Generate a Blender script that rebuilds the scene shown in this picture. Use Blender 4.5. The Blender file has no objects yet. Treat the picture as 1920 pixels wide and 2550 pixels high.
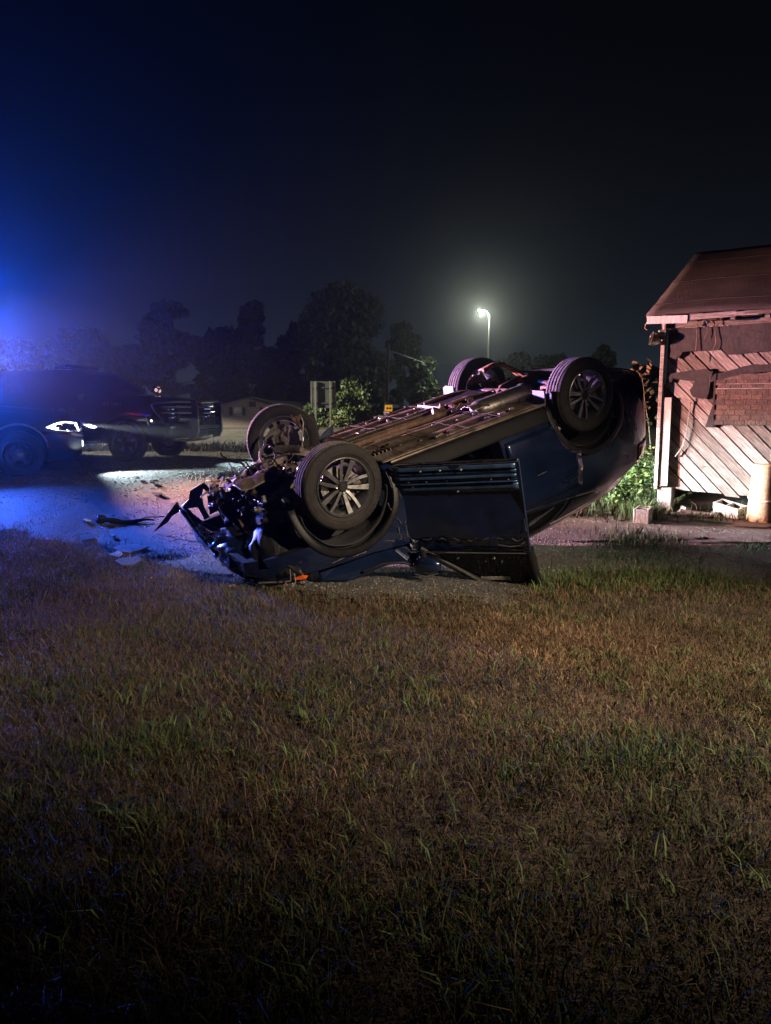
import bpy, bmesh, math, random
import numpy as np
from mathutils import Matrix, Vector
random.seed(7); RNG = np.random.default_rng(11)
SC = bpy.context.scene
COL = SC.collection
R_ = math.radians

# ------------------------------------------------------------------ camera
CAM_H = 1.5
PITCH = math.atan((1275 - 1012) / 1850.0)
cd = bpy.data.cameras.new('camera'); cam = bpy.data.objects.new('camera', cd); COL.objects.link(cam)
cam.location = (0, 0, CAM_H); cam.rotation_euler = (math.pi / 2 - PITCH, 0, 0)
cd.sensor_fit = 'VERTICAL'; cd.sensor_height = 24.0; cd.lens = 1850 / 2550 * 24.0
cd.clip_start = 0.05; cd.clip_end = 3000
SC.camera = cam

# ------------------------------------------------------------------ sky (night, no sun)
SKY_GLOW, SKY_TOP = .028, .0008
w = bpy.data.worlds.new('World'); SC.world = w; w.use_nodes = True
nt = w.node_tree; nt.nodes.clear()
wo = nt.nodes.new('ShaderNodeOutputWorld'); wb = nt.nodes.new('ShaderNodeBackground')
# clear night with town glow: the same all round, brightest at the horizon, fading upwards
tcw = nt.nodes.new('ShaderNodeTexCoord'); sep = nt.nodes.new('ShaderNodeSeparateXYZ'); nt.links.new(tcw.outputs['Generated'], sep.inputs[0])
def wmath(op, a, b=None):
    m = nt.nodes.new('ShaderNodeMath'); m.operation = op
    for k, v in enumerate((a, b)):
        if v is None: continue
        if isinstance(v, (int, float)): m.inputs[k].default_value = v
        else: nt.links.new(v, m.inputs[k])
    return m.outputs[0]
glow = wmath('EXPONENT', wmath('MULTIPLY', wmath('MAXIMUM', sep.outputs['Z'], 0.0), -9.0))
nt.links.new(wmath('ADD', wmath('MULTIPLY', glow, SKY_GLOW), SKY_TOP), wb.inputs[1])
wb.inputs[0].default_value = (.66, .96, 1.34, 1)
nt.links.new(wb.outputs[0], wo.inputs[0])
vs = SC.view_settings; vs.view_transform = 'Standard'; vs.look = 'None'; vs.gamma = 1.0; vs.exposure = 0.0
vs.use_curve_mapping = False
SC.render.engine = 'CYCLES'
cy = SC.cycles
cy.use_denoising = True; cy.max_bounces = 5; cy.diffuse_bounces = 1; cy.glossy_bounces = 2
cy.transmission_bounces = 4; cy.transparent_max_bounces = 10; cy.volume_bounces = 0
cy.sample_clamp_indirect = 4.0; cy.caustics_reflective = False; cy.caustics_refractive = False

# lamp settings, used by the builders of the lamps themselves
BLUE_W, RED_W, HEAD_W, STREET_W, YARD_W = 36000, 38000, 42000, 3300, 4900
HAZE_DENSITY, HAZE_G = 0.0007, 0.92

# ------------------------------------------------------------------ helpers
def at(px, py, Y):
    "design-time helper: photograph pixel + distance Y -> point in the place"
    c, s = math.cos(PITCH), math.sin(PITCH)
    u, v = (px - 960) / 1850.0, (py - 1275) / 1850.0
    d = Vector((u, c - v * s, -s - v * c))
    t = Y / d.y
    return Vector((0, 0, CAM_H)) + d * t

def smooth(a, b, x):
    t = np.clip((np.asarray(x, float) - a) / (b - a), 0, 1); return t * t * (3 - 2 * t)

class VNoise:
    def __init__(s, seed, n=64):
        s.n = n; s.g = np.random.default_rng(seed).random((n, n))
    def __call__(s, x, y):
        x = np.asarray(x, float); y = np.asarray(y, float)
        xi = np.floor(x).astype(int); yi = np.floor(y).astype(int)
        fx = x - xi; fy = y - yi; fx = fx * fx * (3 - 2 * fx); fy = fy * fy * (3 - 2 * fy)
        g, n = s.g, s.n
        a = g[xi % n, yi % n]; b = g[(xi + 1) % n, yi % n]; c = g[xi % n, (yi + 1) % n]; d = g[(xi + 1) % n, (yi + 1) % n]
        return (a * (1 - fx) + b * fx) * (1 - fy) + (c * (1 - fx) + d * fx) * fy
N1, N2, N3 = VNoise(1), VNoise(2), VNoise(3)

class MB:
    "collects shapes into one mesh"
    def __init__(s): s.v = []; s.f = []; s.m = []; s.cur = 0
    def add(s, vs, fs, mi=None):
        o = len(s.v); s.v += [tuple(p) for p in vs]
        for f in fs: s.f.append(tuple(i + o for i in f)); s.m.append(s.cur if mi is None else mi)
        return s
    def box(s, c, d, rot=None, taper=None, mi=None):
        x, y, z = d[0] / 2, d[1] / 2, d[2] / 2
        P = [Vector((i * x, j * y, k * z)) for k in (-1, 1) for j in (-1, 1) for i in (-1, 1)]
        if taper:
            for p in P[4:]: p.x *= taper; p.y *= taper
        if rot is not None:
            M = rot if isinstance(rot, Matrix) else Matrix.Rotation(rot[2], 3, 'Z') @ Matrix.Rotation(rot[1], 3, 'Y') @ Matrix.Rotation(rot[0], 3, 'X')
            P = [M @ p for p in P]
        c = Vector(c)
        return s.add([p + c for p in P], [(0, 2, 3, 1), (4, 5, 7, 6), (0, 1, 5, 4), (2, 6, 7, 3), (0, 4, 6, 2), (1, 3, 7, 5)], mi)
    def tube(s, pts, r, n=8, cap=True, mi=None):
        pts = [Vector(p) for p in pts]; k = len(pts)
        rs = r if isinstance(r, (list, tuple)) else [r] * k
        vs = []; prev = None
        for i, p in enumerate(pts):
            t = (pts[min(i + 1, k - 1)] - pts[max(i - 1, 0)])
            if t.length < 1e-9: t = Vector((0, 0, 1))
            t.normalize()
            if prev is None:
                a = Vector((0, 0, 1)) if abs(t.z) < .9 else Vector((1, 0, 0)); nrm = t.cross(a).normalized()
            else:
                nrm = (prev - t * prev.dot(t))
                nrm = nrm.normalized() if nrm.length > 1e-6 else t.orthogonal().normalized()
            prev = nrm; b = t.cross(nrm)
            for j in range(n):
                a = 2 * math.pi * j / n; vs.append(p + (nrm * math.cos(a) + b * math.sin(a)) * rs[i])
        fs = [(i * n + j, i * n + (j + 1) % n, (i + 1) * n + (j + 1) % n, (i + 1) * n + j) for i in range(k - 1) for j in range(n)]
        if cap: fs += [tuple(range(n))[::-1], tuple((k - 1) * n + j for j in range(n))]
        return s.add(vs, fs, mi)
    def lathe(s, prof, n=48, mod=None, closed=False, mi=None):
        "profile [(r, y)] turned about the y axis"
        k = len(prof); vs = []
        for j in range(n):
            a = 2 * math.pi * j / n
            for i, (r, y) in enumerate(prof):
                rr = r + (mod(i, j) if mod else 0); vs.append((rr * math.cos(a), y, rr * math.sin(a)))
        fs = []
        for j in range(n):
            for i in range(k if closed else k - 1):
                a, b = j * k + i, j * k + (i + 1) % k; c, d = ((j + 1) % n) * k + (i + 1) % k, ((j + 1) % n) * k + i
                fs.append((a, b, c, d))
        return s.add(vs, fs, mi)
    def grid(s, fn, nu, nv, mi=None):
        vs = [fn(i / nu, j / nv) for i in range(nu + 1) for j in range(nv + 1)]
        fs = [(i * (nv + 1) + j, (i + 1) * (nv + 1) + j, (i + 1) * (nv + 1) + j + 1, i * (nv + 1) + j + 1) for i in range(nu) for j in range(nv)]
        return s.add(vs, fs, mi)
    def prism(s, poly, fn0, fn1, mi=None):
        "polygon (a,b) -> two skins given by fn0/fn1, closed at the rim"
        n = len(poly); vs = [fn0(a, b) for a, b in poly] + [fn1(a, b) for a, b in poly]
        fs = [tuple(range(n))[::-1], tuple(range(n, 2 * n))] + [(i, (i + 1) % n, n + (i + 1) % n, n + i) for i in range(n)]
        return s.add(vs, fs, mi)
    def ball(s, c, r, nu=10, nv=6, mi=None):
        c = Vector(c); r = Vector(r) if not isinstance(r, (int, float)) else Vector((r, r, r))
        vs = []
        for i in range(nv + 1):
            th = math.pi * i / nv
            for j in range(nu):
                a = 2 * math.pi * j / nu
                vs.append(c + Vector((r.x * math.sin(th) * math.cos(a), r.y * math.sin(th) * math.sin(a), r.z * math.cos(th))))
        fs = [(i * nu + j, (i + 1) * nu + j, (i + 1) * nu + (j + 1) % nu, i * nu + (j + 1) % nu) for i in range(nv) for j in range(nu)]
        return s.add(vs, fs, mi)

def link_mesh(name, me, mats, parent=None, world=False, ang=None, solid=0, bevel=0, subsurf=0):
    o = bpy.data.objects.new(name, me); COL.objects.link(o)
    for m in (mats if isinstance(mats, (list, tuple)) else [mats]): me.materials.append(m)
    if ang is not None:
        me.polygons.foreach_set('use_smooth', [True] * len(me.polygons))
        if ang < 179: me.set_sharp_from_angle(angle=R_(ang))
    if parent is not None:
        o.parent = parent
        if world: o.matrix_parent_inverse = full(parent).inverted()
    if subsurf:
        s = o.modifiers.new('subdivision', 'SUBSURF'); s.levels = s.render_levels = subsurf
    if solid:
        s = o.modifiers.new('thickness', 'SOLIDIFY'); s.thickness = solid; s.offset = 0
    if bevel:
        b = o.modifiers.new('bevel', 'BEVEL'); b.width = bevel; b.segments = 2; b.limit_method = 'ANGLE'; b.angle_limit = R_(35)
    return o

def full(o):
    m = o.matrix_basis.copy()
    if o.parent is not None: m = full(o.parent) @ o.matrix_parent_inverse @ m
    return m

def obj(name, mb, mats, parent=None, **k):
    me = bpy.data.meshes.new(name); me.from_pydata(mb.v, [], mb.f)
    if any(mb.m): me.polygons.foreach_set('material_index', mb.m)
    me.update(); bm = bmesh.new(); bm.from_mesh(me); bmesh.ops.recalc_face_normals(bm, faces=bm.faces); bm.to_mesh(me); bm.free()
    return link_mesh(name, me, mats, parent, **k)

def empty(name, loc=(0, 0, 0), rz=0, parent=None):
    o = bpy.data.objects.new(name, None); COL.objects.link(o); o.empty_display_size = .2
    o.location = loc; o.rotation_euler = (0, 0, rz)
    if parent is not None: o.parent = parent
    return o

def tag(o, label=None, cat=None, group=None, kind=None):
    for k, v in (('label', label), ('category', cat), ('group', group), ('kind', kind)):
        if v: o[k] = v
    return o

def copy_tree(o, parent=None):
    c = o.copy(); COL.objects.link(c)
    if parent is not None: c.parent = parent
    for ch in [x for x in bpy.data.objects if x.parent == o]: copy_tree(ch, c)
    return c

def np_mesh(name, V, F, col=None):
    "fast mesh from numpy: V (n,3); F list of (m,k) index arrays; col (n,3) point colours"
    me = bpy.data.meshes.new(name); V = np.asarray(V, np.float32)
    loops = np.concatenate([f.ravel() for f in F]); sizes = np.concatenate([np.full(len(f), f.shape[1]) for f in F])
    me.vertices.add(len(V)); me.vertices.foreach_set('co', V.ravel())
    me.loops.add(len(loops)); me.loops.foreach_set('vertex_index', loops.astype(np.int32))
    me.polygons.add(len(sizes)); st = np.concatenate([[0], np.cumsum(sizes)[:-1]])
    me.polygons.foreach_set('loop_start', st.astype(np.int32)); me.polygons.foreach_set('loop_total', sizes.astype(np.int32))
    me.update(calc_edges=True)
    if col is not None:
        a = me.color_attributes.new('tint', 'FLOAT_COLOR', 'POINT')
        a.data.foreach_set('color', np.c_[col, np.ones(len(col))].astype(np.float32).ravel())
    return me

def boolean(o, cutters):
    "cut away the cutters and keep their materials on the cut faces"
    bpy.context.view_layer.update()
    for c in cutters:
        m = o.modifiers.new('cut', 'BOOLEAN'); m.operation = 'DIFFERENCE'; m.solver = 'EXACT'; m.object = c
        m.material_mode = 'TRANSFER'
    dg = bpy.context.evaluated_depsgraph_get()
    me = bpy.data.meshes.new_from_object(o.evaluated_get(dg)); o.modifiers.clear(); o.data = me
    for c in cutters: bpy.data.objects.remove(c)
    return o

# ------------------------------------------------------------------ materials
def mat(name, col, rough=.6, metal=0., var=.25, scale=8., bump=.0, bscale=40., coat=0., spec=.5, col2=None, attr=False, detail=4., emit=None, estr=0., alpha=1., stretch=None, trans=0.):
    m = bpy.data.materials.new(name); m.use_nodes = True; n = m.node_tree; b = n.nodes['Principled BSDF']; L = n.links.new
    tc = n.nodes.new('ShaderNodeTexCoord'); vec = tc.outputs['Object']
    if stretch:
        mp = n.nodes.new('ShaderNodeMapping'); mp.inputs['Scale'].default_value = stretch; L(vec, mp.inputs[0]); vec = mp.outputs[0]
    b.inputs['Roughness'].default_value = rough; b.inputs['Metallic'].default_value = metal
    b.inputs['Coat Weight'].default_value = coat; b.inputs['Coat Roughness'].default_value = .08
    b.inputs['Specular IOR Level'].default_value = spec; b.inputs['Alpha'].default_value = alpha
    if trans: b.inputs['Transmission Weight'].default_value = trans
    if attr:
        a = n.nodes.new('ShaderNodeAttribute'); a.attribute_name = 'tint'; src = a.outputs['Color']
        L(src, b.inputs['Base Color'])
    else:
        c1 = tuple(c * (1 - var) for c in col); c2 = col2 or tuple(min(1, c * (1 + var)) for c in col)
        nz = n.nodes.new('ShaderNodeTexNoise'); nz.inputs['Scale'].default_value = scale; nz.inputs['Detail'].default_value = detail; nz.inputs['Roughness'].default_value = .65
        L(vec, nz.inputs['Vector'])
        r = n.nodes.new('ShaderNodeValToRGB'); r.color_ramp.elements[0].position = .32; r.color_ramp.elements[1].position = .68
        r.color_ramp.elements[0].color = (*c1, 1); r.color_ramp.elements[1].color = (*c2, 1)
        L(nz.outputs['Fac'], r.inputs[0]); L(r.outputs[0], b.inputs['Base Color'])
        rr = n.nodes.new('ShaderNodeMapRange'); rr.inputs['To Min'].default_value = max(.03, rough - .12 * (var > 0)); rr.inputs['To Max'].default_value = min(1, rough + .12 * (var > 0))
        L(nz.outputs['Fac'], rr.inputs[0]); L(rr.outputs[0], b.inputs['Roughness'])
    if bump:
        nb = n.nodes.new('ShaderNodeTexNoise'); nb.inputs['Scale'].default_value = bscale; nb.inputs['Detail'].default_value = 5
        L(vec, nb.inputs['Vector']); bp = n.nodes.new('ShaderNodeBump'); bp.inputs['Strength'].default_value = bump; bp.inputs['Distance'].default_value = .02
        L(nb.outputs['Fac'], bp.inputs['Height']); L(bp.outputs[0], b.inputs['Normal'])
    if emit:
        b.inputs['Emission Color'].default_value = (*emit, 1); b.inputs['Emission Strength'].default_value = estr
    return m

M = {}
M['navy'] = mat('navy_paint', (.006, .013, .043), .24, .35, .25, 3, coat=1.0, bump=.02, bscale=6)
M['navy_dull'] = mat('navy_primer', (.012, .024, .06), .42, .3, .35, 5, bump=.06, bscale=12)
M['black_paint'] = mat('black_paint', (.004, .0045, .006), .22, .0, .2, 4, coat=1.0)
M['plastic'] = mat('black_plastic', (.009, .009, .010), .5, 0, .35, 12, bump=.15, bscale=60, spec=.3)
M['liner'] = mat('wheel_well_felt', (.016, .015, .016), .9, 0, .4, 9, bump=.3, bscale=40)
M['rubber'] = mat('tyre_rubber', (.013, .012, .012), .8, 0, .35, 14, bump=.12, bscale=50, col2=(.026, .023, .021), spec=.3)
M['alloy'] = mat('wheel_alloy', (.30, .30, .31), .32, .9, .15, 20)
M['alloy_dark'] = mat('wheel_dark_alloy', (.035, .035, .038), .4, .7, .2, 20)
M['chrome'] = mat('chrome', (.75, .76, .78), .12, 1., .05, 10)
M['steel'] = mat('brake_steel', (.28, .26, .25), .4, .85, .25, 20, bump=.1)
M['rust'] = mat('rusty_steel', (.11, .065, .045), .75, .25, .5, 14, bump=.3, bscale=40, col2=(.22, .13, .085))
M['cast'] = mat('dirty_cast_metal', (.13, .105, .095), .62, .45, .45, 16, bump=.3, bscale=45)
M['underpan'] = mat('dirty_underbody_panel', (.035, .030, .027), .42, .3, .45, 5, bump=.2, bscale=16, col2=(.21, .16, .125), detail=9.)
M['pan_metal'] = mat('aluminium_heat_shield', (.24, .22, .20), .42, .85, .3, 10, bump=.25, bscale=25)
M['pale_plastic'] = mat('pale_plastic', (.36, .34, .31), .55, 0, .3, 12, bump=.1)
M['interior'] = mat('dark_interior', (.010, .010, .012), .85, 0, .3, 10)
M['amber'] = mat('amber_lens', (.62, .10, .01), .25, 0, .1, 10, coat=.6)
M['red_lens'] = mat('red_lens', (.35, .01, .012), .2, 0, .1, 10, coat=.8)
M['white_panel'] = mat('white_paint', (.55, .55, .54), .4, 0, .08, 10)
M['black'] = mat('black_print', (.008, .008, .008), .5, 0, 0)
def glass_mat(name, tint, rough=.03, keep=.55):
    m = bpy.data.materials.new(name); m.use_nodes = True; n = m.node_tree; n.nodes.clear(); L = n.links.new
    out = n.nodes.new('ShaderNodeOutputMaterial'); tr = n.nodes.new('ShaderNodeBsdfTransparent'); gl = n.nodes.new('ShaderNodeBsdfGlossy')
    tr.inputs[0].default_value = (*tint, 1); gl.inputs['Roughness'].default_value = rough; gl.inputs[0].default_value = (.9, .95, 1, 1)
    fr = n.nodes.new('ShaderNodeFresnel'); fr.inputs[0].default_value = 1.5; mx = n.nodes.new('ShaderNodeMixShader')
    L(fr.outputs[0], mx.inputs[0]); L(tr.outputs[0], mx.inputs[1]); L(gl.outputs[0], mx.inputs[2]); L(mx.outputs[0], out.inputs[0]); return m
M['glass'] = glass_mat('tinted_glass', (.25, .34, .34))
M['clear'] = glass_mat('clear_lens', (.9, .92, .95))
def emis(name, col, s):
    m = bpy.data.materials.new(name); m.use_nodes = True; b = m.node_tree.nodes['Principled BSDF']
    b.inputs['Base Color'].default_value = (*[min(1, c) for c in col], 1); b.inputs['Emission Color'].default_value = (*col, 1); b.inputs['Emission Strength'].default_value = s; m.cycles.emission_sampling = 'NONE'
    return m

def lamp(name, kind, loc, power, color, parent=None, size=.05, aim=None, cone=None, blend=.5):
    l = bpy.data.lights.new(name, kind); l.energy = power; l.color = color; l.shadow_soft_size = size
    o = bpy.data.objects.new(name, l); COL.objects.link(o); o.location = loc
    if cone: l.spot_size = R_(cone); l.spot_blend = blend
    if aim is not None: o.rotation_euler = (Vector(aim) - Vector(loc)).to_track_quat('-Z', 'Y').to_euler()
    if parent is not None: o.parent = parent; o['kind'] = 'helper'
    return o
# ------------------------------------------------------------------ terrain
def gz(x, y):
    x = np.asarray(x, float); y = np.asarray(y, float)
    left = smooth(8.0, 12.0, y) * (1 - smooth(-2.0, 2.5, x))
    far = smooth(13, 19, y)
    z = .37 * np.maximum(left, far)
    z = z - smooth(39, 80, y) * 2.2
    near = 1 - smooth(18, 24, y)
    z = z + near * (N1(x * .9 + 20, y * .9 + 20) - .5) * .05 * smooth(0, 2, np.abs(y))
    return z
def gzf(x, y): return float(gz(x, y))
def on(px, py, dz=0.0):
    "design-time helper: photograph pixel -> point of the terrain"
    c, s = math.cos(PITCH), math.sin(PITCH); u, v = (px - 960) / 1850.0, (py - 1275) / 1850.0
    d = Vector((u, c - v * s, -s - v * c)); t = 1.5
    for _ in range(4000):
        p = Vector((0, 0, CAM_H)) + d * t
        if p.z <= gzf(p.x, p.y): break
        t += .01 if t < 30 else .2
    p.z = gzf(p.x, p.y) + dz; return p

# driveway outline (metres), ragged where tested
DRIVE = [(-14, 8.7), (-7.5, 8.9), (-4.4, 8.5), (-3.0, 7.7), (-1.9, 6.7), (-1.0, 5.95), (-.6, 5.35), (.55, 5.35), (.9, 5.9), (1.5, 6.5), (3.3, 6.45), (6, 6.3), (14, 6.2),
         (14, 9.4), (6, 9.5), (3.3, 9.75), (2.4, 10.1), (1.6, 11.5), (0.5, 15.5), (-.5, 18.2), (-3.0, 18.6), (-14, 19.0)]
def in_poly(x, y, poly):
    x = np.asarray(x, float); y = np.asarray(y, float); r = np.zeros(x.shape, bool); n = len(poly)
    for i in range(n):
        x1, y1 = poly[i]; x2, y2 = poly[(i + 1) % n]
        c = ((y1 > y) != (y2 > y)) & (x < (x2 - x1) * (y - y1) / (y2 - y1 + 1e-12) + x1); r ^= c
    return r
def on_drive(x, y):
    jx = (N2(x * 2.1, y * 2.1) - .5) * .7 + (N3(x * 7, y * 7) - .5) * .25
    jy = (N3(x * 1.9 + 9, y * 1.9) - .5) * .7 + (N2(x * 7 + 3, y * 7) - .5) * .25
    return in_poly(x + jx, y + jy, DRIVE)

def axis_lines():
    xs = np.concatenate([np.linspace(-900, -60, 15), np.linspace(-50, -12, 20), np.linspace(-10, 10, 101), np.linspace(12, 50, 20), np.linspace(60, 900, 15)])
    ys = np.concatenate([np.linspace(-300, -12, 12), np.linspace(-6, 20, 131), np.linspace(20.6, 40, 40), np.linspace(42, 120, 40), np.linspace(140, 1800, 20)])
    return xs, ys
xs, ys = axis_lines(); X, Y = np.meshgrid(xs, ys, indexing='ij'); Z = gz(X, Y)
nx, ny = X.shape; I = np.arange(nx * ny).reshape(nx, ny)
F = np.stack([I[:-1, :-1], I[1:, :-1], I[1:, 1:], I[:-1, 1:]], -1).reshape(-1, 4)
M['soil'] = mat('dry_lawn_soil', (.028, .021, .015), .95, 0, .45, 5, bump=.9, bscale=30, col2=(.062, .046, .031), detail=9)
g = link_mesh('ground', np_mesh('ground', np.c_[X.ravel(), Y.ravel(), Z.ravel()], [F]), M['soil'], ang=180); tag(g, kind='structure')

# worn asphalt driveway, a ragged sheet on the ground
def sheet(name, keep, x0, x1, y0, y1, step, lift, m, bumpy=0.):
    nx, ny = int((x1 - x0) / step), int((y1 - y0) / step)
    X, Y = np.meshgrid(np.linspace(x0, x1, nx + 1), np.linspace(y0, y1, ny + 1), indexing='ij')
    Z = gz(X, Y) + lift
    if bumpy: Z = Z + bumpy * (N2(X * 3, Y * 3) + .5 * N3(X * 9, Y * 9))
    cx = (X[:-1, :-1] + X[1:, 1:]) / 2; cy_ = (Y[:-1, :-1] + Y[1:, 1:]) / 2
    k = keep(cx, cy_); I = np.arange((nx + 1) * (ny + 1)).reshape(nx + 1, ny + 1)
    F = np.stack([I[:-1, :-1], I[1:, :-1], I[1:, 1:], I[:-1, 1:]], -1)[k]
    used = np.unique(F); mp = -np.ones(I.size, int); mp[used] = np.arange(len(used))
    V = np.c_[X.ravel(), Y.ravel(), Z.ravel()][used]
    o = link_mesh(name, np_mesh(name, V, [mp[F]]), m, ang=180); return o
def gravel_mat(name, c1, c2, scale):
    m = mat(name, c1, .72, 0, .35, 1.6, col2=c2, detail=8); n = m.node_tree; L = n.links.new; b = n.nodes['Principled BSDF']
    v = n.nodes.new('ShaderNodeTexVoronoi'); v.inputs['Scale'].default_value = scale; tc = n.nodes['Texture Coordinate']; L(tc.outputs['Object'], v.inputs['Vector'])
    src = b.inputs['Base Color'].links[0].from_socket
    mr = n.nodes.new('ShaderNodeMapRange'); mr.inputs['To Min'].default_value = .35; mr.inputs['To Max'].default_value = 2.0; L(v.outputs['Color'], mr.inputs[0])
    mx = n.nodes.new('ShaderNodeMix'); mx.data_type = 'RGBA'; mx.blend_type = 'MULTIPLY'; mx.inputs[0].default_value = 1
    L(src, mx.inputs[6]); L(mr.outputs[0], mx.inputs[7]); L(mx.outputs[2], b.inputs['Base Color'])
    bp = n.nodes.new('ShaderNodeBump'); bp.inputs['Strength'].default_value = .8; bp.inputs['Distance'].default_value = .012; bp.invert = True
    L(v.outputs['Distance'], bp.inputs['Height']); L(bp.outputs[0], b.inputs['Normal']); return m
M['asphalt_old'] = gravel_mat('worn_gravelly_asphalt', (.042, .039, .037), (.088, .081, .076), 55)
M['asphalt'] = gravel_mat('road_asphalt', (.07, .07, .068), (.105, .103, .098), 14)
d = sheet('driveway', on_drive, -14, 14, 4.8, 19.4, .055, .006, M['asphalt_old'], .008); tag(d, kind='structure')
# the main road with its painted lines
def strip(name, y0, y1, lift, m, x0=-120, x1=120):
    return tag(sheet(name, lambda x, y: np.ones(x.shape, bool), x0, x1, y0, y1, (y1 - y0) / max(1, round((y1 - y0) / 1.5)) if y1 - y0 > 1 else (y1 - y0), lift, m), kind='structure')
def band(name, y0, y1, lift, m):
    xs = np.linspace(-120, 120, 161); yy = np.linspace(y0, y1, max(2, int((y1 - y0) / 1.2) + 1)); X, Y = np.meshgrid(xs, yy, indexing='ij'); Z = gz(X, Y) + lift
    a, b = X.shape; I = np.arange(a * b).reshape(a, b); F = np.stack([I[:-1, :-1], I[1:, :-1], I[1:, 1:], I[:-1, 1:]], -1).reshape(-1, 4)
    return tag(link_mesh(name, np_mesh(name, np.c_[X.ravel(), Y.ravel(), Z.ravel()], [F]), m, ang=180), kind='structure')
M['line_white'] = mat('worn_white_line', (.55, .53, .48), .7, 0, .25, 3)
M['line_yellow'] = mat('worn_yellow_line', (.50, .30, .04), .7, 0, .25, 3)
M['verge'] = mat('dry_verge', (.15, .125, .075), .95, 0, .4, 1.2, bump=.4)
band('road', 21.4, 36.2, .012, M['asphalt']); band('road_edge_line', 21.75, 21.93, .017, M['line_white'])
band('road_centre_line', 29.0, 29.14, .017, M['line_yellow']); band('road_centre_line', 29.30, 29.44, .017, M['line_yellow'])
band('road_far_edge_line', 35.6, 35.78, .017, M['line_white'])

# ------------------------------------------------------------------ grass (nobody could count it)
M['grass'] = mat('grass_blades', (.1, .1, .05), .7, attr=True, spec=.25)
def blades(name, P, hgt, wid, lean, col, root=None):
    n = len(P); a = RNG.random(n) * 6.283; la = RNG.random(n) * 6.283
    sx, sy = np.cos(a) * wid / 2, np.sin(a) * wid / 2
    lx, ly = np.cos(la) * lean * hgt, np.sin(la) * lean * hgt
    V = np.zeros((n, 5, 3), np.float32)
    V[:, 0] = P + np.c_[-sx, -sy, np.zeros(n) - .005]; V[:, 1] = P + np.c_[sx, sy, np.zeros(n) - .005]
    mid = P + np.c_[lx * .3, ly * .3, hgt * .55]
    V[:, 2] = mid + np.c_[sx, sy, np.zeros(n)] * .8; V[:, 3] = mid - np.c_[sx, sy, np.zeros(n)] * .8
    V[:, 4] = P + np.c_[lx, ly, hgt * np.sqrt(np.clip(1 - (lean * .75) ** 2, .12, 1))]
    b = np.arange(n)[:, None] * 5
    F4 = b + np.array([0, 1, 2, 3]); F3 = b + np.array([3, 2, 4])
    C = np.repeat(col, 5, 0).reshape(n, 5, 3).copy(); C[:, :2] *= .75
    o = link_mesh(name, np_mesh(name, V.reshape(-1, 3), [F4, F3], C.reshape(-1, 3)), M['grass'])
    return o
def dryness(x, y):
    "0 green .. 1 dry straw"
    d = .58 + .9 * (N1(x * .55 + 3, y * .55) - .5) + .7 * (N2(x * 1.7, y * 1.7) - .5)
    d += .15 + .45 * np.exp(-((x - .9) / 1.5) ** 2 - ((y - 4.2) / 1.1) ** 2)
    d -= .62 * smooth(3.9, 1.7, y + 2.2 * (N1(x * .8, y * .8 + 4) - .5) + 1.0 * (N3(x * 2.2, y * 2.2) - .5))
    d -= .25 * np.exp(-((x + 1.3) / .9) ** 2 - ((y - 3.4) / .8) ** 2)
    d -= .5 * smooth(6.0, 6.4, y) * smooth(1.0, 1.8, x)
    return np.clip(d, 0, 1)
def lawn(name, n, x0, x1, y0, y1, hm, wm, dens=None, dry=None, near_bias=False):
    x = RNG.uniform(x0, x1, n); y = RNG.uniform(y0, y1, n)
    keep = ~on_drive(x + RNG.normal(0, .16, n), y + RNG.normal(0, .16, n)) & (np.abs(x) < .62 * y + 1.6)
    if dens is not None: keep &= RNG.random(n) < dens(x, y)
    u_, v_ = (x - 3.86) * math.cos(R_(33)) - (y - 10.42) * math.sin(R_(33)), (x - 3.86) * math.sin(R_(33)) + (y - 10.42) * math.cos(R_(33))
    keep &= ~((u_ > .0) & (v_ > -.35) & (u_ < 4.7) & (v_ < 5.5))          # nothing grows under the shed
    x, y = x[keep], y[keep]; n = len(x)
    D = (dryness(x, y) if dry is None else np.full(n, dry)); u = RNG.random(n)
    isdry = u < D
    straw = np.array([.17, .112, .068]) * RNG.uniform(.45, 1.25, (n, 1)); rust = np.array([.105, .058, .038]) * RNG.uniform(.5, 1.2, (n, 1))
    straw = np.where(RNG.random((n, 1)) < .3, rust, straw)
    green = np.array([.045, .072, .022]) * RNG.uniform(.5, 1.5, (n, 1)); green[:, 0] *= RNG.uniform(.7, 1.3, n)
    col = np.where(isdry[:, None], straw, green)
    clump = .40 + 1.3 * N3(x * 2.6, y * 2.6) ** 1.5 + .5 * N1(x * 6 + 4, y * 6) ** 2
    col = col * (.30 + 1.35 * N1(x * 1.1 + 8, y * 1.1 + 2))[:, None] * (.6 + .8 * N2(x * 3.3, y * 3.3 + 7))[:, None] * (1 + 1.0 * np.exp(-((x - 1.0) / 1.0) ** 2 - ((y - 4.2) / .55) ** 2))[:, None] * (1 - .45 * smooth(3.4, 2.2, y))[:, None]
    nearf = 1 + .35 * smooth(3.8, 1.9, y); h = hm * nearf * clump * RNG.gamma(5, .2, n); w_ = wm * (1 + .35 * smooth(3.8, 1.9, y)) * RNG.uniform(.6, 1.4, n) * np.where(isdry, .8, 1.15)
    lean = np.clip(np.where(isdry, RNG.normal(.85, .35, n), RNG.normal(.55, .3, n)), .05, 1.25)
    P = np.c_[x, y, gz(x, y)]
    return blades(name, P, h, w_, lean, col)
dens_l = lambda x, y: np.clip(1.4 * N2(x * 1.3 + 5, y * 1.3) + 1.3 * (N3(x * 4, y * 4) - .42), .06, 1)
o = lawn('lawn_grass', 430000, -4.2, 4.9, 1.0, 5.0, .036, .0034, dens_l); tag(o, 'short half dry lawn grass covering the foreground', 'grass', kind='stuff')
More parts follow.
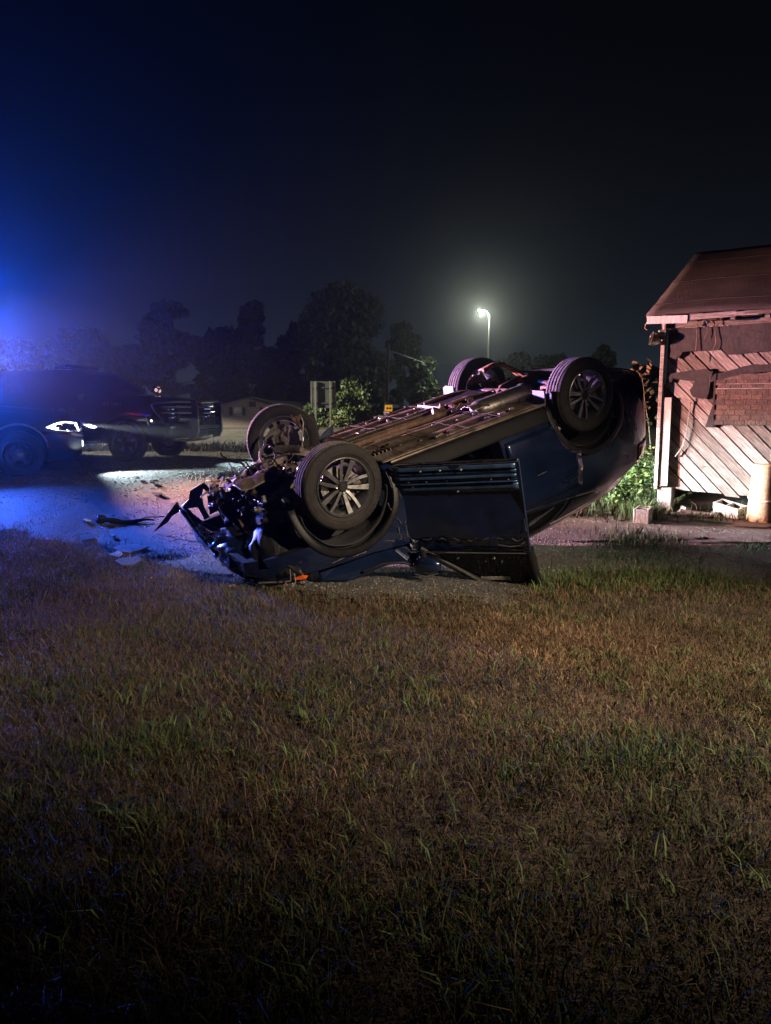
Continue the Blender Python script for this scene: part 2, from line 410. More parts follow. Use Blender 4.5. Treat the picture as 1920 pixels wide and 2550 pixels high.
o = lawn('lawn_grass', 190000, -6.5, 5.6, 5.0, 9.0, .042, .0046, dens_l); tag(o, 'short dry grass at the edge of the driveway', 'grass', kind='stuff')
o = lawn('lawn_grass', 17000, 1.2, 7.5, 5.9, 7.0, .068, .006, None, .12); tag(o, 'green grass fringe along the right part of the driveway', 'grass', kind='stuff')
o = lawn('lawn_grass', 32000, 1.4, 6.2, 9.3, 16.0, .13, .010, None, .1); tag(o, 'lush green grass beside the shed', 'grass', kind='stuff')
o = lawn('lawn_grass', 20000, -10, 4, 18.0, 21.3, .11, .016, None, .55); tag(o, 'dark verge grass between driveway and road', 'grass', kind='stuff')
# thatch of dead blades lying flat between the living ones
def thatch(n, x0, x1, y0, y1, label):
    x = RNG.uniform(x0, x1, n); y = RNG.uniform(y0, y1, n); k = ~on_drive(x + RNG.normal(0, .1, n), y + RNG.normal(0, .1, n)) & (np.abs(x) < .62 * y + 1.2); x, y = x[k], y[k]; n = len(x)
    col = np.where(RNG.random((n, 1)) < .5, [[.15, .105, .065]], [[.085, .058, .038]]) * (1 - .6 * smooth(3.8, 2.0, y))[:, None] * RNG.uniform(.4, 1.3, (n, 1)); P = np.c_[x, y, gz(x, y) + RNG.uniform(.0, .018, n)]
    o = blades('thatch', P, RNG.uniform(.03, .085, n), RNG.uniform(.002, .0045, n), np.full(n, 1.22), col); tag(o, label, 'grass', kind='stuff')
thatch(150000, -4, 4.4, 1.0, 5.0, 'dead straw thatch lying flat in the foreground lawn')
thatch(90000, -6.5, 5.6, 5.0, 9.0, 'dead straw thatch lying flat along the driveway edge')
# broad weed blades scattered through the lawn
def weeds(name, n, x0, x1, y0, y1, k=9, label=''):
    x = RNG.uniform(x0, x1, n); y = RNG.uniform(y0, y1, n); kk = ~on_drive(x, y) & (np.abs(x) < .62 * y + 1); x, y = x[kk], y[kk]
    x = np.repeat(x, k) + RNG.normal(0, .022, len(x) * k); y = np.repeat(y, k) + RNG.normal(0, .022, len(y) * k); n = len(x)
    col = np.array([.055, .088, .030]) * RNG.uniform(.6, 1.5, (n, 1)); P = np.c_[x, y, gz(x, y)]
    o = blades(name, P, RNG.uniform(.05, .12, n), RNG.uniform(.004, .0085, n), np.clip(RNG.normal(.75, .25, n), .1, 1.2), col); tag(o, label, 'grass', kind='stuff')
weeds('broad_grass', 520, -3, 3, 1.2, 4.2, 9, 'broad bladed green grass tufts in the foreground lawn')
weeds('broad_grass', 160, -4, 5, 4.2, 7.2, 8, 'broad bladed grass tufts farther out in the lawn')
# loose gravel on the driveway
def gravel(name, n, x0, x1, y0, y1, smin, smax, label):
    x = RNG.uniform(x0, x1, n); y = RNG.uniform(y0, y1, n); k = on_drive(x, y); x, y = x[k], y[k]; n = len(x)
    base = np.array([(1, 0, 0), (-1, 0, 0), (0, 1, 0), (0, -1, 0), (0, 0, .7), (0, 0, -.7)], float)
    V = base[None] * RNG.uniform(.6, 1.3, (n, 6, 1)) * RNG.uniform(smin, smax, (n, 1, 1)); a = RNG.random(n) * 6.28
    c, s = np.cos(a)[:, None], np.sin(a)[:, None]; V = np.stack([V[:, :, 0] * c - V[:, :, 1] * s, V[:, :, 0] * s + V[:, :, 1] * c, V[:, :, 2]], -1)
    V += np.c_[x, y, gz(x, y) + .012][:, None]
    f = np.array([(0, 2, 4), (2, 1, 4), (1, 3, 4), (3, 0, 4), (2, 0, 5), (1, 2, 5), (3, 1, 5), (0, 3, 5)])
    F = (np.arange(n)[:, None, None] * 6 + f[None]).reshape(-1, 3)
    col = np.repeat(np.array([.15, .14, .13]) * RNG.uniform(.5, 2.0, (n, 1)), 6, 0)
    o = link_mesh(name, np_mesh(name, V.reshape(-1, 3), [F], col), M['grass']); tag(o, label, 'gravel', kind='stuff')
gravel('gravel', 26000, -7, 7, 5.2, 10, .004, .013, 'loose gravel scattered over the near driveway')
gravel('gravel', 26000, -10, 3, 10, 18.5, .006, .02, 'loose gravel scattered over the driveway by the patrol vehicles')
# ------------------------------------------------------------------ car bodies
class Shell:
    "lofted car body: x forward, y left, z up; rows of x, zb, ws, zm, wm, zk, wk, zr, wr"
    def __init__(s, rows, n=64, blur=2):
        a = np.array(rows, float); a = a[np.argsort(a[:, 0])]; s.x0, s.x1 = a[0, 0], a[-1, 0]
        t = np.linspace(0, 1, n + 1); s.xs = s.x0 + (s.x1 - s.x0) * (.5 - .5 * np.cos(np.pi * t)) * .35 + (s.x1 - s.x0) * t * .65
        P = np.stack([np.interp(s.xs, a[:, 0], a[:, k]) for k in range(1, 9)], 1)
        for _ in range(blur):
            Q = P.copy(); Q[1:-1] = (P[:-2] + 2 * P[1:-1] + P[2:]) / 4; P = Q
        s.P = P
    def par(s, x): return [np.interp(x, s.xs, s.P[:, k]) for k in range(8)]
    def section(s, x):
        zb, ws, zm, wm, zk, wk, zr, wr = s.par(x); L = lambda a, b, t: a + (b - a) * t
        return [(0, zb), (ws * .6, zb), (ws - .07, zb + .005), (ws - .01, zb + .05), (L(ws, wm, .55), L(zb + .05, zm, .4)), (L(ws, wm, .92), L(zb + .05, zm, .75)), (wm, zm),
                (L(wm, wk, .3), L(zm, zk, .45)), (L(wm, wk, .65), L(zm, zk, .8)), (wk, zk), (L(wk, wr, .33), L(zk, zr - .07, .34)), (L(wk, wr, .68), L(zk, zr - .07, .7)),
                (wr, zr - .07), (wr - .07, zr - .02), (wr * .62, zr - .003), (wr * .3, zr + .004), (0, zr + .006)]
    def half(s, x, z):
        q = s.section(x)[2:14]; return float(np.interp(z, [p[1] for p in q], [p[0] for p in q]))
    def mesh(s):
        mb = MB(); rings = []
        for x in s.xs:
            q = s.section(x); ring = [(x, y, z) for y, z in q] + [(x, -y, z) for y, z in q[-2:0:-1]]; rings.append(ring)
        k = len(rings[0]); vs = [p for r in rings for p in r]
        fs = [(i * k + j, (i + 1) * k + j, (i + 1) * k + (j + 1) % k, i * k + (j + 1) % k) for i in range(len(rings) - 1) for j in range(k)]
        fs += [tuple(range(k)), tuple((len(rings) - 1) * k + j for j in range(k))[::-1]]
        mb.add(vs, fs); return mb
    def patch(s, side, zl, xa, xb, lift, nu=14, nv=10):
        "sheet that follows the body side between the curves xa(z) and xb(z)"
        mb = MB(); z0, z1 = zl
        def fn(u, v):
            z = z0 + (z1 - z0) * v; x = xa(z) + (xb(z) - xa(z)) * u
            return (x, side * (s.half(x, z) + lift), z)
        return mb.grid(fn, nu, nv)
    def line(s, side, pts, lift=.004):
        return [(x, side * (s.half(x, z) + lift), z) for x, z in pts]

def cyl_cutter(x, y0, y1, z, r, m):
    mb = MB(); mb.lathe([(0.0001, y0), (r, y0), (r, y1), (0.0001, y1)], 40)
    o = obj('cutter', mb, m); o.location = (x, 0, z); return o
def box_cutter(c, d, m, rot=None):
    mb = MB(); mb.box(c, d, rot); return obj('cutter', mb, m)
def prism_cutter(poly, y0, y1, m):
    mb = MB(); mb.prism(poly, lambda a, b: (a, y0, b), lambda a, b: (a, y1, b)); return obj('cutter', mb, m)

M['tread'] = mat('dusty_tread_rubber', (.06, .054, .050), .85, 0, .4, 18, bump=.12, bscale=50, col2=(.13, .115, .10), spec=.3)
def make_wheel(parent, loc, side, R=.36, W=.235, rim=.243, style='ten', rz=0, spin=0., tilt=0, broken=False, rimmat=None):
    "wheel part with tyre, rim, spokes, nuts, brake; outer face towards side*y"
    e = empty('wheel', loc, 0, parent); e.rotation_euler = (tilt, 0, (0 if side > 0 else math.pi) + rz)
    h = W / 2
    prof = [(rim + .004, -h * .86), (rim + .03, -h * .97), (R - .075, -h * 1.0), (R - .035, -h * .97), (R - .012, -h * .9), (R - .003, -h * .78)]
    gs = [-.52, -.18, .18, .52]
    for q in gs:
        c = q * h; prof += [(R, c - .010), (R - .011, c - .006), (R - .011, c + .006), (R, c + .010)]
    prof += [(R - .003, h * .78), (R - .012, h * .9), (R - .035, h * .97), (R - .05, h * .975), (R - .053, h * .99), (R - .06, h * .985), (R - .085, h * 1.0), (rim + .035, h * .97), (rim + .012, h * .9), (rim + .002, h * .86)]
    k = len(prof); sh = {4, 5, k - 10, k - 9}
    t = MB(); t.lathe(prof, 120, lambda i, j: (-.007 if (i in sh and j % 2) else 0))
    t.m = [1 if 5 <= (i % (k - 1)) < k - 10 else 0 for i in range(len(t.f))]; obj('tyre', t, [M['rubber'], M['tread']], e, ang=50)
    a, d = M['alloy'], M['alloy_dark']
    r = MB(); r.lathe([(rim + .004, h * .90), (rim - .004, h * .93), (rim - .012, h * .86), (rim - .018, h * .55), (rim - .045, h * .1), (rim - .03, -h * .6), (rim + .003, -h * .85), (rim + .006, -h * .9)], 64)
    ro = obj('rim', r, rimmat or a, e, ang=40, solid=.004)
    ns = {'ten': 10, 'five': 5, 'steel': 5}[style]
    if style == 'ten':
        for q in range(ns):
            s = MB(); tw = .16 if q % 2 else -.05
            a0 = q * 2 * math.pi / ns + spin; pts0 = []; wd = .030 if q % 2 == 0 else .017
            for u in np.linspace(0, 1, 6):
                rr = .045 + (rim - .062) * u; an = a0 + tw * u; ww = (.016 + (wd - .016) * u) if True else wd
                c = Vector((rr * math.cos(an), 0, rr * math.sin(an))); tn = Vector((-math.sin(an), 0, math.cos(an)))
                yo = h * (.62 + .22 * u)
                pts0.append([c + tn * -ww * 1.0 + Vector((0, yo - .026, 0)), c + tn * -ww * .75 + Vector((0, yo, 0)), c + tn * ww * .75 + Vector((0, yo + .003, 0)), c + tn * ww * 1.0 + Vector((0, yo - .026, 0))])
            vs = [p for row in pts0 for p in row]; fs = [(i * 4 + j, i * 4 + j + 1, (i + 1) * 4 + j + 1, (i + 1) * 4 + j) for i in range(5) for j in range(3)]
            fs += [(i * 4 + 3, i * 4, (i + 1) * 4, (i + 1) * 4 + 3) for i in range(5)] + [(0, 1, 2, 3), (20, 21, 22, 23)]
            s.add(vs, fs, 0)
            for fi in range(len(s.f)):
                if fi < 15 and fi % 3 == 1: s.m[fi] = 0
                else: s.m[fi] = 1
            obj('spoke', s, [M['alloy'], M['alloy_dark']], e, ang=30)
    else:
        s = MB(); s.lathe([(.001, h * .45), (.07, h * .45), (.10, h * .5), (rim - .07, h * .25), (rim - .02, h * .45)], 40); obj('disc', s, rimmat or d, e, ang=40, solid=.006)
        for q in range(5):
            a0 = q * 2 * math.pi / 5 + .3; s = MB(); rr = rim * .62
            s.box((rr * math.cos(a0), h * .42, rr * math.sin(a0)), (.10, .03, .05 if style == 'five' else .075), (0, -a0, 0)); obj('wheel_slot' if style == 'steel' else 'spoke', s, M['black'] if style == 'steel' else M['alloy'], e, bevel=.01)
    hb = MB(); hb.lathe([(.001, h * .72), (.03, h * .72), (.034, h * .68), (.052, h * .60), (.075, h * .45), (.075, h * .2)], 32); obj('hub', hb, d if style != 'steel' else M['alloy'], e, ang=40)
    if style == 'ten':
        for q in range(5):
            a0 = q * 2 * math.pi / 5 + spin + .31; nb = MB(); nb.lathe([(.001, .03), (.008, .03), (.011, .02), (.011, 0)], 6)
            o = obj('lug_nut', nb, M['chrome'], e, ang=30); o.location = (.057 * math.cos(a0), h * .52, .057 * math.sin(a0))
        eb = MB(); eb.tube([(-.012, h * .735, .004), (-.004, h * .735, -.006), (.0, h * .735, .004), (.006, h * .735, -.006), (.013, h * .735, .005)], .0025, 5); obj('cap_emblem', eb, M['chrome'], e)
    b = MB(); b.lathe([(.06, -h * .1), (.165, -h * .1), (.165, h * .05), (.06, h * .05)], 40, closed=True); obj('brake_disc', b, M['steel'], e, ang=40)
    b = MB(); b.box((.15, -h * .05, .03), (.075, .09, .15), (0, .2, 0)); obj('brake_caliper', b, M['cast'], e, bevel=.012)
    return e

# ------------------------------------------------------------------ the overturned SUV
RC = Matrix(((-0.83604993, -0.50506995, 0.21430089), (-0.47333812, 0.86149806, 0.18377191), (-0.27743747, 0.05220571, -0.95932425)))
PC = Vector((0.33474579, 7.39725367, 1.28039315)) - RC @ Vector((0, 0, .36))
suv = empty('overturned_suv'); suv.matrix_basis = Matrix.Translation(PC) @ RC.to_4x4()
tag(suv, 'dark navy wrecked suv lying on its roof with crushed nose and open front door', 'car')
def suvw(p): return PC + RC @ Vector(p)
SV = Shell([
    (-2.36, 0.49, 0.58, 0.62, 0.64, 0.92, 0.6, 0.98, 0.5), (-2.3, 0.41, 0.68, 0.66, 0.78, 1.08, 0.72, 1.2, 0.55), (-2.2, 0.37, 0.76, 0.7, 0.86, 1.2, 0.79, 1.52, 0.54), (-2.05, 0.39, 0.82, 0.74, 0.91, 1.28, 0.84, 1.63, 0.57),
    (-1.7, 0.35, 0.86, 0.8, 0.945, 1.33, 0.86, 1.67, 0.6), (-1.36, 0.33, 0.87, 0.8, 0.95, 1.31, 0.88, 1.69, 0.61), (-0.6, 0.33, 0.87, 0.76, 0.935, 1.23, 0.895, 1.7, 0.62), (0, 0.33, 0.87, 0.74, 0.93, 1.16, 0.9, 1.67, 0.61),
    (0.3, 0.33, 0.87, 0.74, 0.93, 1.12, 0.9, 1.61, 0.6), (0.55, 0.33, 0.87, 0.73, 0.93, 1.09, 0.9, 1.43, 0.64), (0.85, 0.33, 0.87, 0.73, 0.935, 1.06, 0.895, 1.19, 0.72), (1, 0.33, 0.87, 0.73, 0.94, 1.03, 0.89, 1.12, 0.74),
    (1.36, 0.33, 0.87, 0.76, 0.95, 1, 0.885, 1.08, 0.73), (1.8, 0.33, 0.84, 0.74, 0.94, 0.965, 0.86, 1.03, 0.7), (2.1, 0.31, 0.78, 0.7, 0.88, 0.92, 0.8, 0.97, 0.64), (2.27, 0.37, 0.62, 0.62, 0.74, 0.85, 0.66, 0.9, 0.52)], 72)
body = obj('body', SV.mesh(), [M['navy'], M['liner'], M['interior'], M['plastic']], suv, ang=35)
body.parent = None
WX, WY = 1.36, .80
cut = []
for x in (WX, -WX):
    for s in (1, -1): cut.append(cyl_cutter(x, s * .50, s * 1.2, .45, .435, M['liner']))
cut.append(box_cutter((-.5, 0, 1.0), (2.3, 1.5, .9), M['interior']))
cut.append(box_cutter((-.45, 0, 1.49), (1.7, 1.02, .20), M['interior']))
WIN_R = [(-.38, 1.27), (-.97, 1.33), (-1.0, 1.40), (-.88, 1.53), (-.75, 1.575), (-.38, 1.59)]
WIN_F = [(.60, 1.13), (-.22, 1.22), (-.22, 1.565), (.18, 1.51), (.42, 1.33)]
cut.append(prism_cutter(WIN_R, -1.2, 1.2, M['plastic'])); cut.append(prism_cutter(WIN_F, -.2, 1.2, M['plastic']))
cut.append(prism_cutter([(.82, .46), (-.26, .46), (-.27, 1.16), (-.27, 1.565), (.18, 1.51), (.62, 1.13), (.82, 1.06)], -1.2, -.60, M['interior']))
cut.append(box_cutter((2.25, 0, .2), (1.0, 2.2, 1.04), M['plastic']))      # bumper and lower nose torn away
cut.append(box_cutter((1.96, 0, .80), (.52, 1.34, .24), M['plastic'])); cut.append(box_cutter((1.95, 0, .74), (.46, 1.66, .14), M['plastic']))      # hollow under the bonnet
cut.append(box_cutter((1.42, 0, .36), (.95, 1.04, .60), M['liner']))       # engine bay seen from below
boolean(body, cut); body.parent = suv
body.data.polygons.foreach_set('use_smooth', [True] * len(body.data.polygons)); body.data.set_sharp_from_angle(angle=R_(35))

# dents in the near flank
bm = bmesh.new(); bm.from_mesh(body.data)
for v in bm.verts:
    if v.co.y < -.55 and v.co.z > .3:
        v.co.y += .035 * (float(N1(v.co.x * 4 + 3, v.co.z * 4)) - .5)
    if v.co.z > 1.2: v.co.z += .05 * (float(N2(v.co.x * 3, v.co.y * 3)) - .5)
bm.to_mesh(body.data); bm.free()

M['sill'] = mat('sill_plastic', (.010, .010, .011), .75, 0, .3, 12, bump=.1, spec=.15)
# --- panels that follow the near flank (y < 0)
rear_arch = lambda z: -WX + math.sqrt(max(0, .48 ** 2 - (z - .45) ** 2)) if abs(z - .45) < .48 else -WX
p = SV.patch(-1, (.52, 1.21), lambda z: -.30, lambda z: min(-1.16, 9) if z > .86 else max(-1.16, rear_arch(z) - .0) if z < .86 else -1.16, .008, 12, 14)
for i, v in enumerate(p.v):
    x, y, z = v; p.v[i] = (x, y - .012 * math.sin(min(1, max(0, (z - .52) / .34)) * math.pi) + .018 * math.exp(-((z - 1.02) / .03) ** 2) * -1 + .02 * (float(N3(x * 5, z * 5)) - .5), z)
rd = obj('rear_door', p, M['navy'], suv, ang=60, solid=.012)
hd = MB(); hd.tube(SV.line(-1, [(-.90, 1.085), (-.99, 1.095), (-1.08, 1.09)], .04), [.008, .013, .008], 8); obj('handle', hd, M['chrome'], rd, ang=60)
st = MB(); st.tube(SV.line(-1, [(-.31, 1.235), (-.7, 1.275), (-1.1, 1.325)], .008), .007, 6); obj('window_trim', st, M['plastic'], rd, ang=60)
gl = MB(); gl.prism(WIN_R, lambda a, b: (a, -SV.half(a, b) + .012, b), lambda a, b: (a, -SV.half(a, b) + .016, b)); obj('rear_window', gl, M['glass'], suv)
gl = MB(); gl.prism([(-1.06, 1.355), (-1.38, 1.40), (-1.46, 1.43), (-1.47, 1.475), (-1.38, 1.52), (-1.15, 1.56), (-.95, 1.57), (-1.04, 1.47)], lambda a, b: (a, -SV.half(a, b) - .003, b), lambda a, b: (a, -SV.half(a, b) - .009, b)); obj('quarter_window', gl, M['black_paint'], suv)
qt = MB(); qt.tube(SV.line(-1, [(-.98, 1.31), (-1.25, 1.35), (-1.42, 1.38), (-1.50, 1.42), (-1.52, 1.475), (-1.45, 1.52), (-1.2, 1.575), (-.9, 1.60)], .008), .007, 6); obj('quarter_window_trim', qt, M['steel'], suv, ang=60)
for s in (1,):
    gl = MB(); gl.prism(WIN_R, lambda a, b: (a, SV.half(a, b) - .012, b), lambda a, b: (a, SV.half(a, b) - .016, b)); obj('rear_window', gl, M['glass'], suv)
    gl = MB(); gl.prism(WIN_F, lambda a, b: (a, SV.half(a, b) - .012, b), lambda a, b: (a, SV.half(a, b) - .016, b)); obj('front_window', gl, M['glass'], suv)
# sills, wheel arch cladding
for s in (1, -1):
    k = SV.patch(s, (.345, .48), lambda z: .84, lambda z: -.86, .016, 24, 5); obj('sill_cladding', k, M['sill'], suv, ang=60, solid=.014)
    for wx, a0, a1 in ((WX, -5 if s < 0 else 20, 190), (-WX, -12, 192)):
        ar = MB()
        def fn(u, v, wx=wx, s=s, a0=a0, a1=a1):
            a = R_(a0 + (a1 - a0) * u); r = .428 + .068 * v; x = wx + r * math.cos(a); z = .45 + r * math.sin(a)
            return (x, s * (SV.half(min(x, 2.2), max(z, .36)) + .014 - .03 * (v < .05) - .004 * (v > .95)), z)
        ar.grid(fn, 36, 4); obj('arch_cladding', ar, M['plastic'], suv, ang=50, solid=.01)
    for wx in (WX, -WX):   # felt liner crescent, a little crumpled, inside the arch
        ln = MB()
        def fl(u, v, wx=wx, s=s):
            a = R_(5 + 170 * u); r = .415 - .018 * float(N2(u * 9 + wx, v * 5)); return (wx + r * math.cos(a), s * (.56 + .33 * v), .45 + r * math.sin(a))
        ln.grid(fl, 30, 8); obj('wheel_liner', ln, M['liner'], suv, ang=60, solid=.006)
# seams of the rear bumper, fuel flap, scratches as real grooves of trim
sm = MB(); sm.tube(SV.line(-1, [(-1.82, .56), (-1.86, .74), (-1.87, .90), (-2.0, .96), (-2.15, 1.0)], .003), .004, 5); obj('bumper_seam', sm, M['plastic'], suv)
sm = MB(); sm.tube(SV.line(-1, [(-1.80, 1.12), (-1.92, 1.18), (-2.05, 1.22), (-2.18, 1.25)], .004), .005, 5); obj('tailgate_seam', sm, M['plastic'], suv)
tl = SV.patch(-1, (1.06, 1.24), lambda z: -1.99, lambda z: -2.27, .012, 8, 4); obj('tail_lamp', tl, M['red_lens'], suv, ang=60, solid=.012)
tl = SV.patch(1, (1.06, 1.24), lambda z: -1.99, lambda z: -2.27, .012, 8, 4); obj('tail_lamp', tl, M['red_lens'], suv, ang=60, solid=.012)
rb = MB()
for s in (-1, 1): pass
rb.grid(lambda u, v: ((-2.36 - .05 * math.sin(math.pi * v)) + .22 * (abs(2 * u - 1) ** 3), .86 * (2 * u - 1), .36 + .34 * v), 20, 6); obj('rear_bumper', rb, M['plastic'], suv, ang=60, solid=.02)
rf = MB(); rf.box((-2.28, -.62, .40), (.02, .20, .035), (0, 0, .35)); obj('reflector', rf, M['amber'], suv, bevel=.004)
# thin raised curls: paint scrapes; on the front fender they stand for highlight streaks
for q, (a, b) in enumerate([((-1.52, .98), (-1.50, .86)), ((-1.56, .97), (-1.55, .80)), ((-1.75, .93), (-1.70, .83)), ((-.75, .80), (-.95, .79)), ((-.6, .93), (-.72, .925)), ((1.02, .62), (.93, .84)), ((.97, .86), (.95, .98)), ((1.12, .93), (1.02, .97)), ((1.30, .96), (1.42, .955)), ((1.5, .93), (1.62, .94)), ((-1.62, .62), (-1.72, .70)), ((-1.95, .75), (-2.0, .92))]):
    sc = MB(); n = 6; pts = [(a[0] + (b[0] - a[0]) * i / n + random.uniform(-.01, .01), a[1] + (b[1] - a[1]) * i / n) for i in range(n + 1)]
    sc.tube(SV.line(-1, pts, .010), [.001 + .004 * random.random() for _ in pts], 5); obj('scrape_and_glint', sc, M['cast'], suv)

# --- wheels
make_wheel(suv, (WX, -WY - .03, .36), -1, spin=.35)
make_wheel(suv, (-WX, -WY - .03, .36), -1, spin=1.0)
make_wheel(suv, (-WX, WY, .36), 1, spin=.7)
ff = make_wheel(suv, (1.14, .73, .19), 1, spin=.2, rz=R_(20), tilt=R_(4))

# --- open front door
ang = .945; dr_o = Vector((.874, -.936, .057))
def door_y(z):
    "outer skin of the door: stepped ribs along the sill, hollow, then the bulge and the belt"
    pr = [(.28, .010), (.295, .028), (.335, .030), (.345, .016), (.372, .014), (.382, .026), (.410, .026), (.418, .010), (.432, .009), (.440, .022), (.452, .022), (.462, .006), (.52, -.002), (.545, -.022), (.60, -.020), (.74, .0), (.86, .008), (.955, .004), (.975, -.012), (1.02, -.022), (1.075, -.032)]
    return float(np.interp(z, [a for a, _ in pr], [b for _, b in pr]))
zs = [.28, .295, .315, .335, .345, .358, .372, .382, .396, .410, .418, .425, .432, .440, .446, .452, .462, .49, .52, .532, .545, .57, .60, .65, .70, .75, .80, .85, .90, .935, .955, .965, .975, .99, 1.02, 1.05, 1.075]
dm = MB()
def dfn(u, v):
    z = zs[int(round(v * (len(zs) - 1)))]; x = -(.0 + 1.06 * u) + (.0 if z > .5 else 0) - .05 * max(0, z - .9) * (1 - u) * 2
    wob = .016 * (float(N1(u * 6 + 2, z * 7)) - .5) + (.02 * (float(N2(u * 14, z * 9)) - .5) if .90 < z < 1.0 else 0) + .006 * (float(N3(u * 25, z * 14)) - .5)
    return (x, -door_y(z) - wob, z)
dm.grid(dfn, 40, len(zs) - 1)
door = obj('front_door', dm, [M['navy']], suv, ang=40)
door.location = dr_o; door.rotation_euler = (-.023, .045, ang)
dm2 = MB(); dm2.box((-.53, .055, .66), (1.04, .05, .74)); obj('door_inner', dm2, M['plastic'], door, bevel=.01)
e = MB()                                               # folded rim of the skin
e.tube([(0, .0, .285), (-.02, .0, .7), (-.03, -.0, .93), (-.06, .0, .985)], .010, 6); obj('door_edge', e, M['navy_dull'], door, ang=60)
e = MB(); e.tube([(-1.06, .0, .285), (-1.062, .002, .7), (-1.062, .0, 1.07)], .009, 6); obj('door_edge', e, M['navy_dull'], door, ang=60)
e = MB(); pts = [(-1.06 * i / 30, -.012 - .008 * float(N1(i * .7, 3)), .283 + .004 * float(N2(i * .9, 1))) for i in range(31)]; e.tube(pts, [.009 + .008 * float(N3(i * .8, 4)) for i in range(31)], 6); obj('door_lower_edge', e, M['chrome'], door, ang=60)
rbm = mat('bare_blue_steel', (.055, .10, .20), .28, .5, .35, 6, bump=.05, bscale=20)
for z0, z1 in ((.297, .333), (.348, .370), (.384, .408), (.420, .430), (.441, .452), (.466, .518)):
    s = MB(); s.grid(lambda u, v: (-.02 - 1.02 * u, -door_y(z0 + (z1 - z0) * v) - .004 - .004 * float(N1(u * 9, z0 * 30)), z0 + (z1 - z0) * v), 24, 3); obj('sill_rib', s, rbm, door, ang=60, solid=.004)
for i, (x, z) in enumerate([(-.25, .33), (-.42, .33), (-.60, .33), (-.12, .425), (-.28, .428), (-.46, .425), (-.83, .425), (-.97, .43), (-.53, .53), (-.15, .47)]):
    s = MB(); s.lathe([(.001, .006), (.006, .006), (.008, 0), (.008, -.008)], 10); c = obj('clip', s, M['pale_plastic'], door, ang=40); c.location = (x, -door_y(z) - .008, z); c.rotation_euler = (0, 0, math.pi)
hd = MB(); hd.tube([(-.80, -.012, .985), (-.83, -.035, .99), (-.92, -.042, 1.0), (-1.0, -.035, .995), (-1.03, -.012, .985)], [.008, .012, .012, .012, .008], 8); obj('handle', hd, M['chrome'], door, ang=60)
bt = MB(); bt.tube([(-.02, -.0, 1.078), (-.3, -.002, 1.080), (-.7, -.0, 1.082), (-1.06, .0, 1.085)], .009, 6); obj('belt_trim', bt, M['chrome'], door, ang=60)
fr = MB()
fr.tube([(-.10, .02, 1.06), (-.36, .07, 1.26), (-.56, .10, 1.40), (-.78, .125, 1.462), (-1.06, .13, 1.475)], [.03, .028, .026, .026, .03], 6)
fr.tube([(-1.05, .02, 1.06), (-1.06, .08, 1.28), (-1.07, .13, 1.50)], [.045, .042, .04], 6); obj('window_frame', fr, M['plastic'], door, ang=60)
gl = MB(); gl.prism([(-.14, 1.07), (-1.04, 1.075), (-1.04, 1.45), (-.78, 1.44), (-.56, 1.375), (-.36, 1.24)], lambda a, b: (a, .02 + (b - 1.06) * .27, b), lambda a, b: (a, .024 + (b - 1.06) * .27, b)); obj('door_window', gl, M['glass'], door)
mi = MB(); mi.ball((-.20, -.13, 1.145), (.13, .055, .075), 16, 10); mo = obj('mirror', mi, M['navy'], door, ang=60)
mi = MB(); mi.tube([(-.30, -.165, 1.20), (-.2, -.19, 1.215), (-.09, -.165, 1.21)], [.006, .012, .006], 6); obj('mirror_trim', mi, M['chrome'], door, ang=60)
mi = MB(); mi.tube([(-.12, -.0, 1.08), (-.16, -.08, 1.11)], [.03, .025], 8); obj('mirror_arm', mi, M['plastic'], door, ang=60)
lab = MB(); lab.grid(lambda u, v: (-.58 - .26 * u, .02 + (1.36 + .035 * v - 1.06) * .27 - .006, 1.365 + .035 * v - .01 * u), 8, 1); obj('sticker', lab, M['pale_plastic'], door, solid=.002)
random.seed(6)
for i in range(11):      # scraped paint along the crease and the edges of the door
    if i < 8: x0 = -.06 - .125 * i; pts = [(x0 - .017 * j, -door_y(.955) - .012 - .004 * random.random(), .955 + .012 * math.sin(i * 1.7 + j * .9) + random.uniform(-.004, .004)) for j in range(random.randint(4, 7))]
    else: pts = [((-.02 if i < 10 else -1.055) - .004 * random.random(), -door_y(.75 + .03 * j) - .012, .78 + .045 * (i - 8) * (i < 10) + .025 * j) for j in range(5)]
    sc = MB(); sc.tube(pts, [.001 + .0035 * random.random() for _ in pts], 5); obj('scrape_and_glint', sc, M['steel'], door)
random.seed(5)
for i in range(26):
    s = MB(); c = Vector((-.45 - .4 * random.random(), -.04 - .03 * random.random(), 1.10 + .05 * random.random())); r = .004 + .009 * random.random()
    s.add([c + Vector((random.uniform(-r, r), random.uniform(-r, r), random.uniform(-r, r))) for _ in range(4)], [(0, 1, 2), (0, 2, 3), (0, 3, 1), (1, 3, 2)]); obj('glass_shard', s, M['chrome'], door)
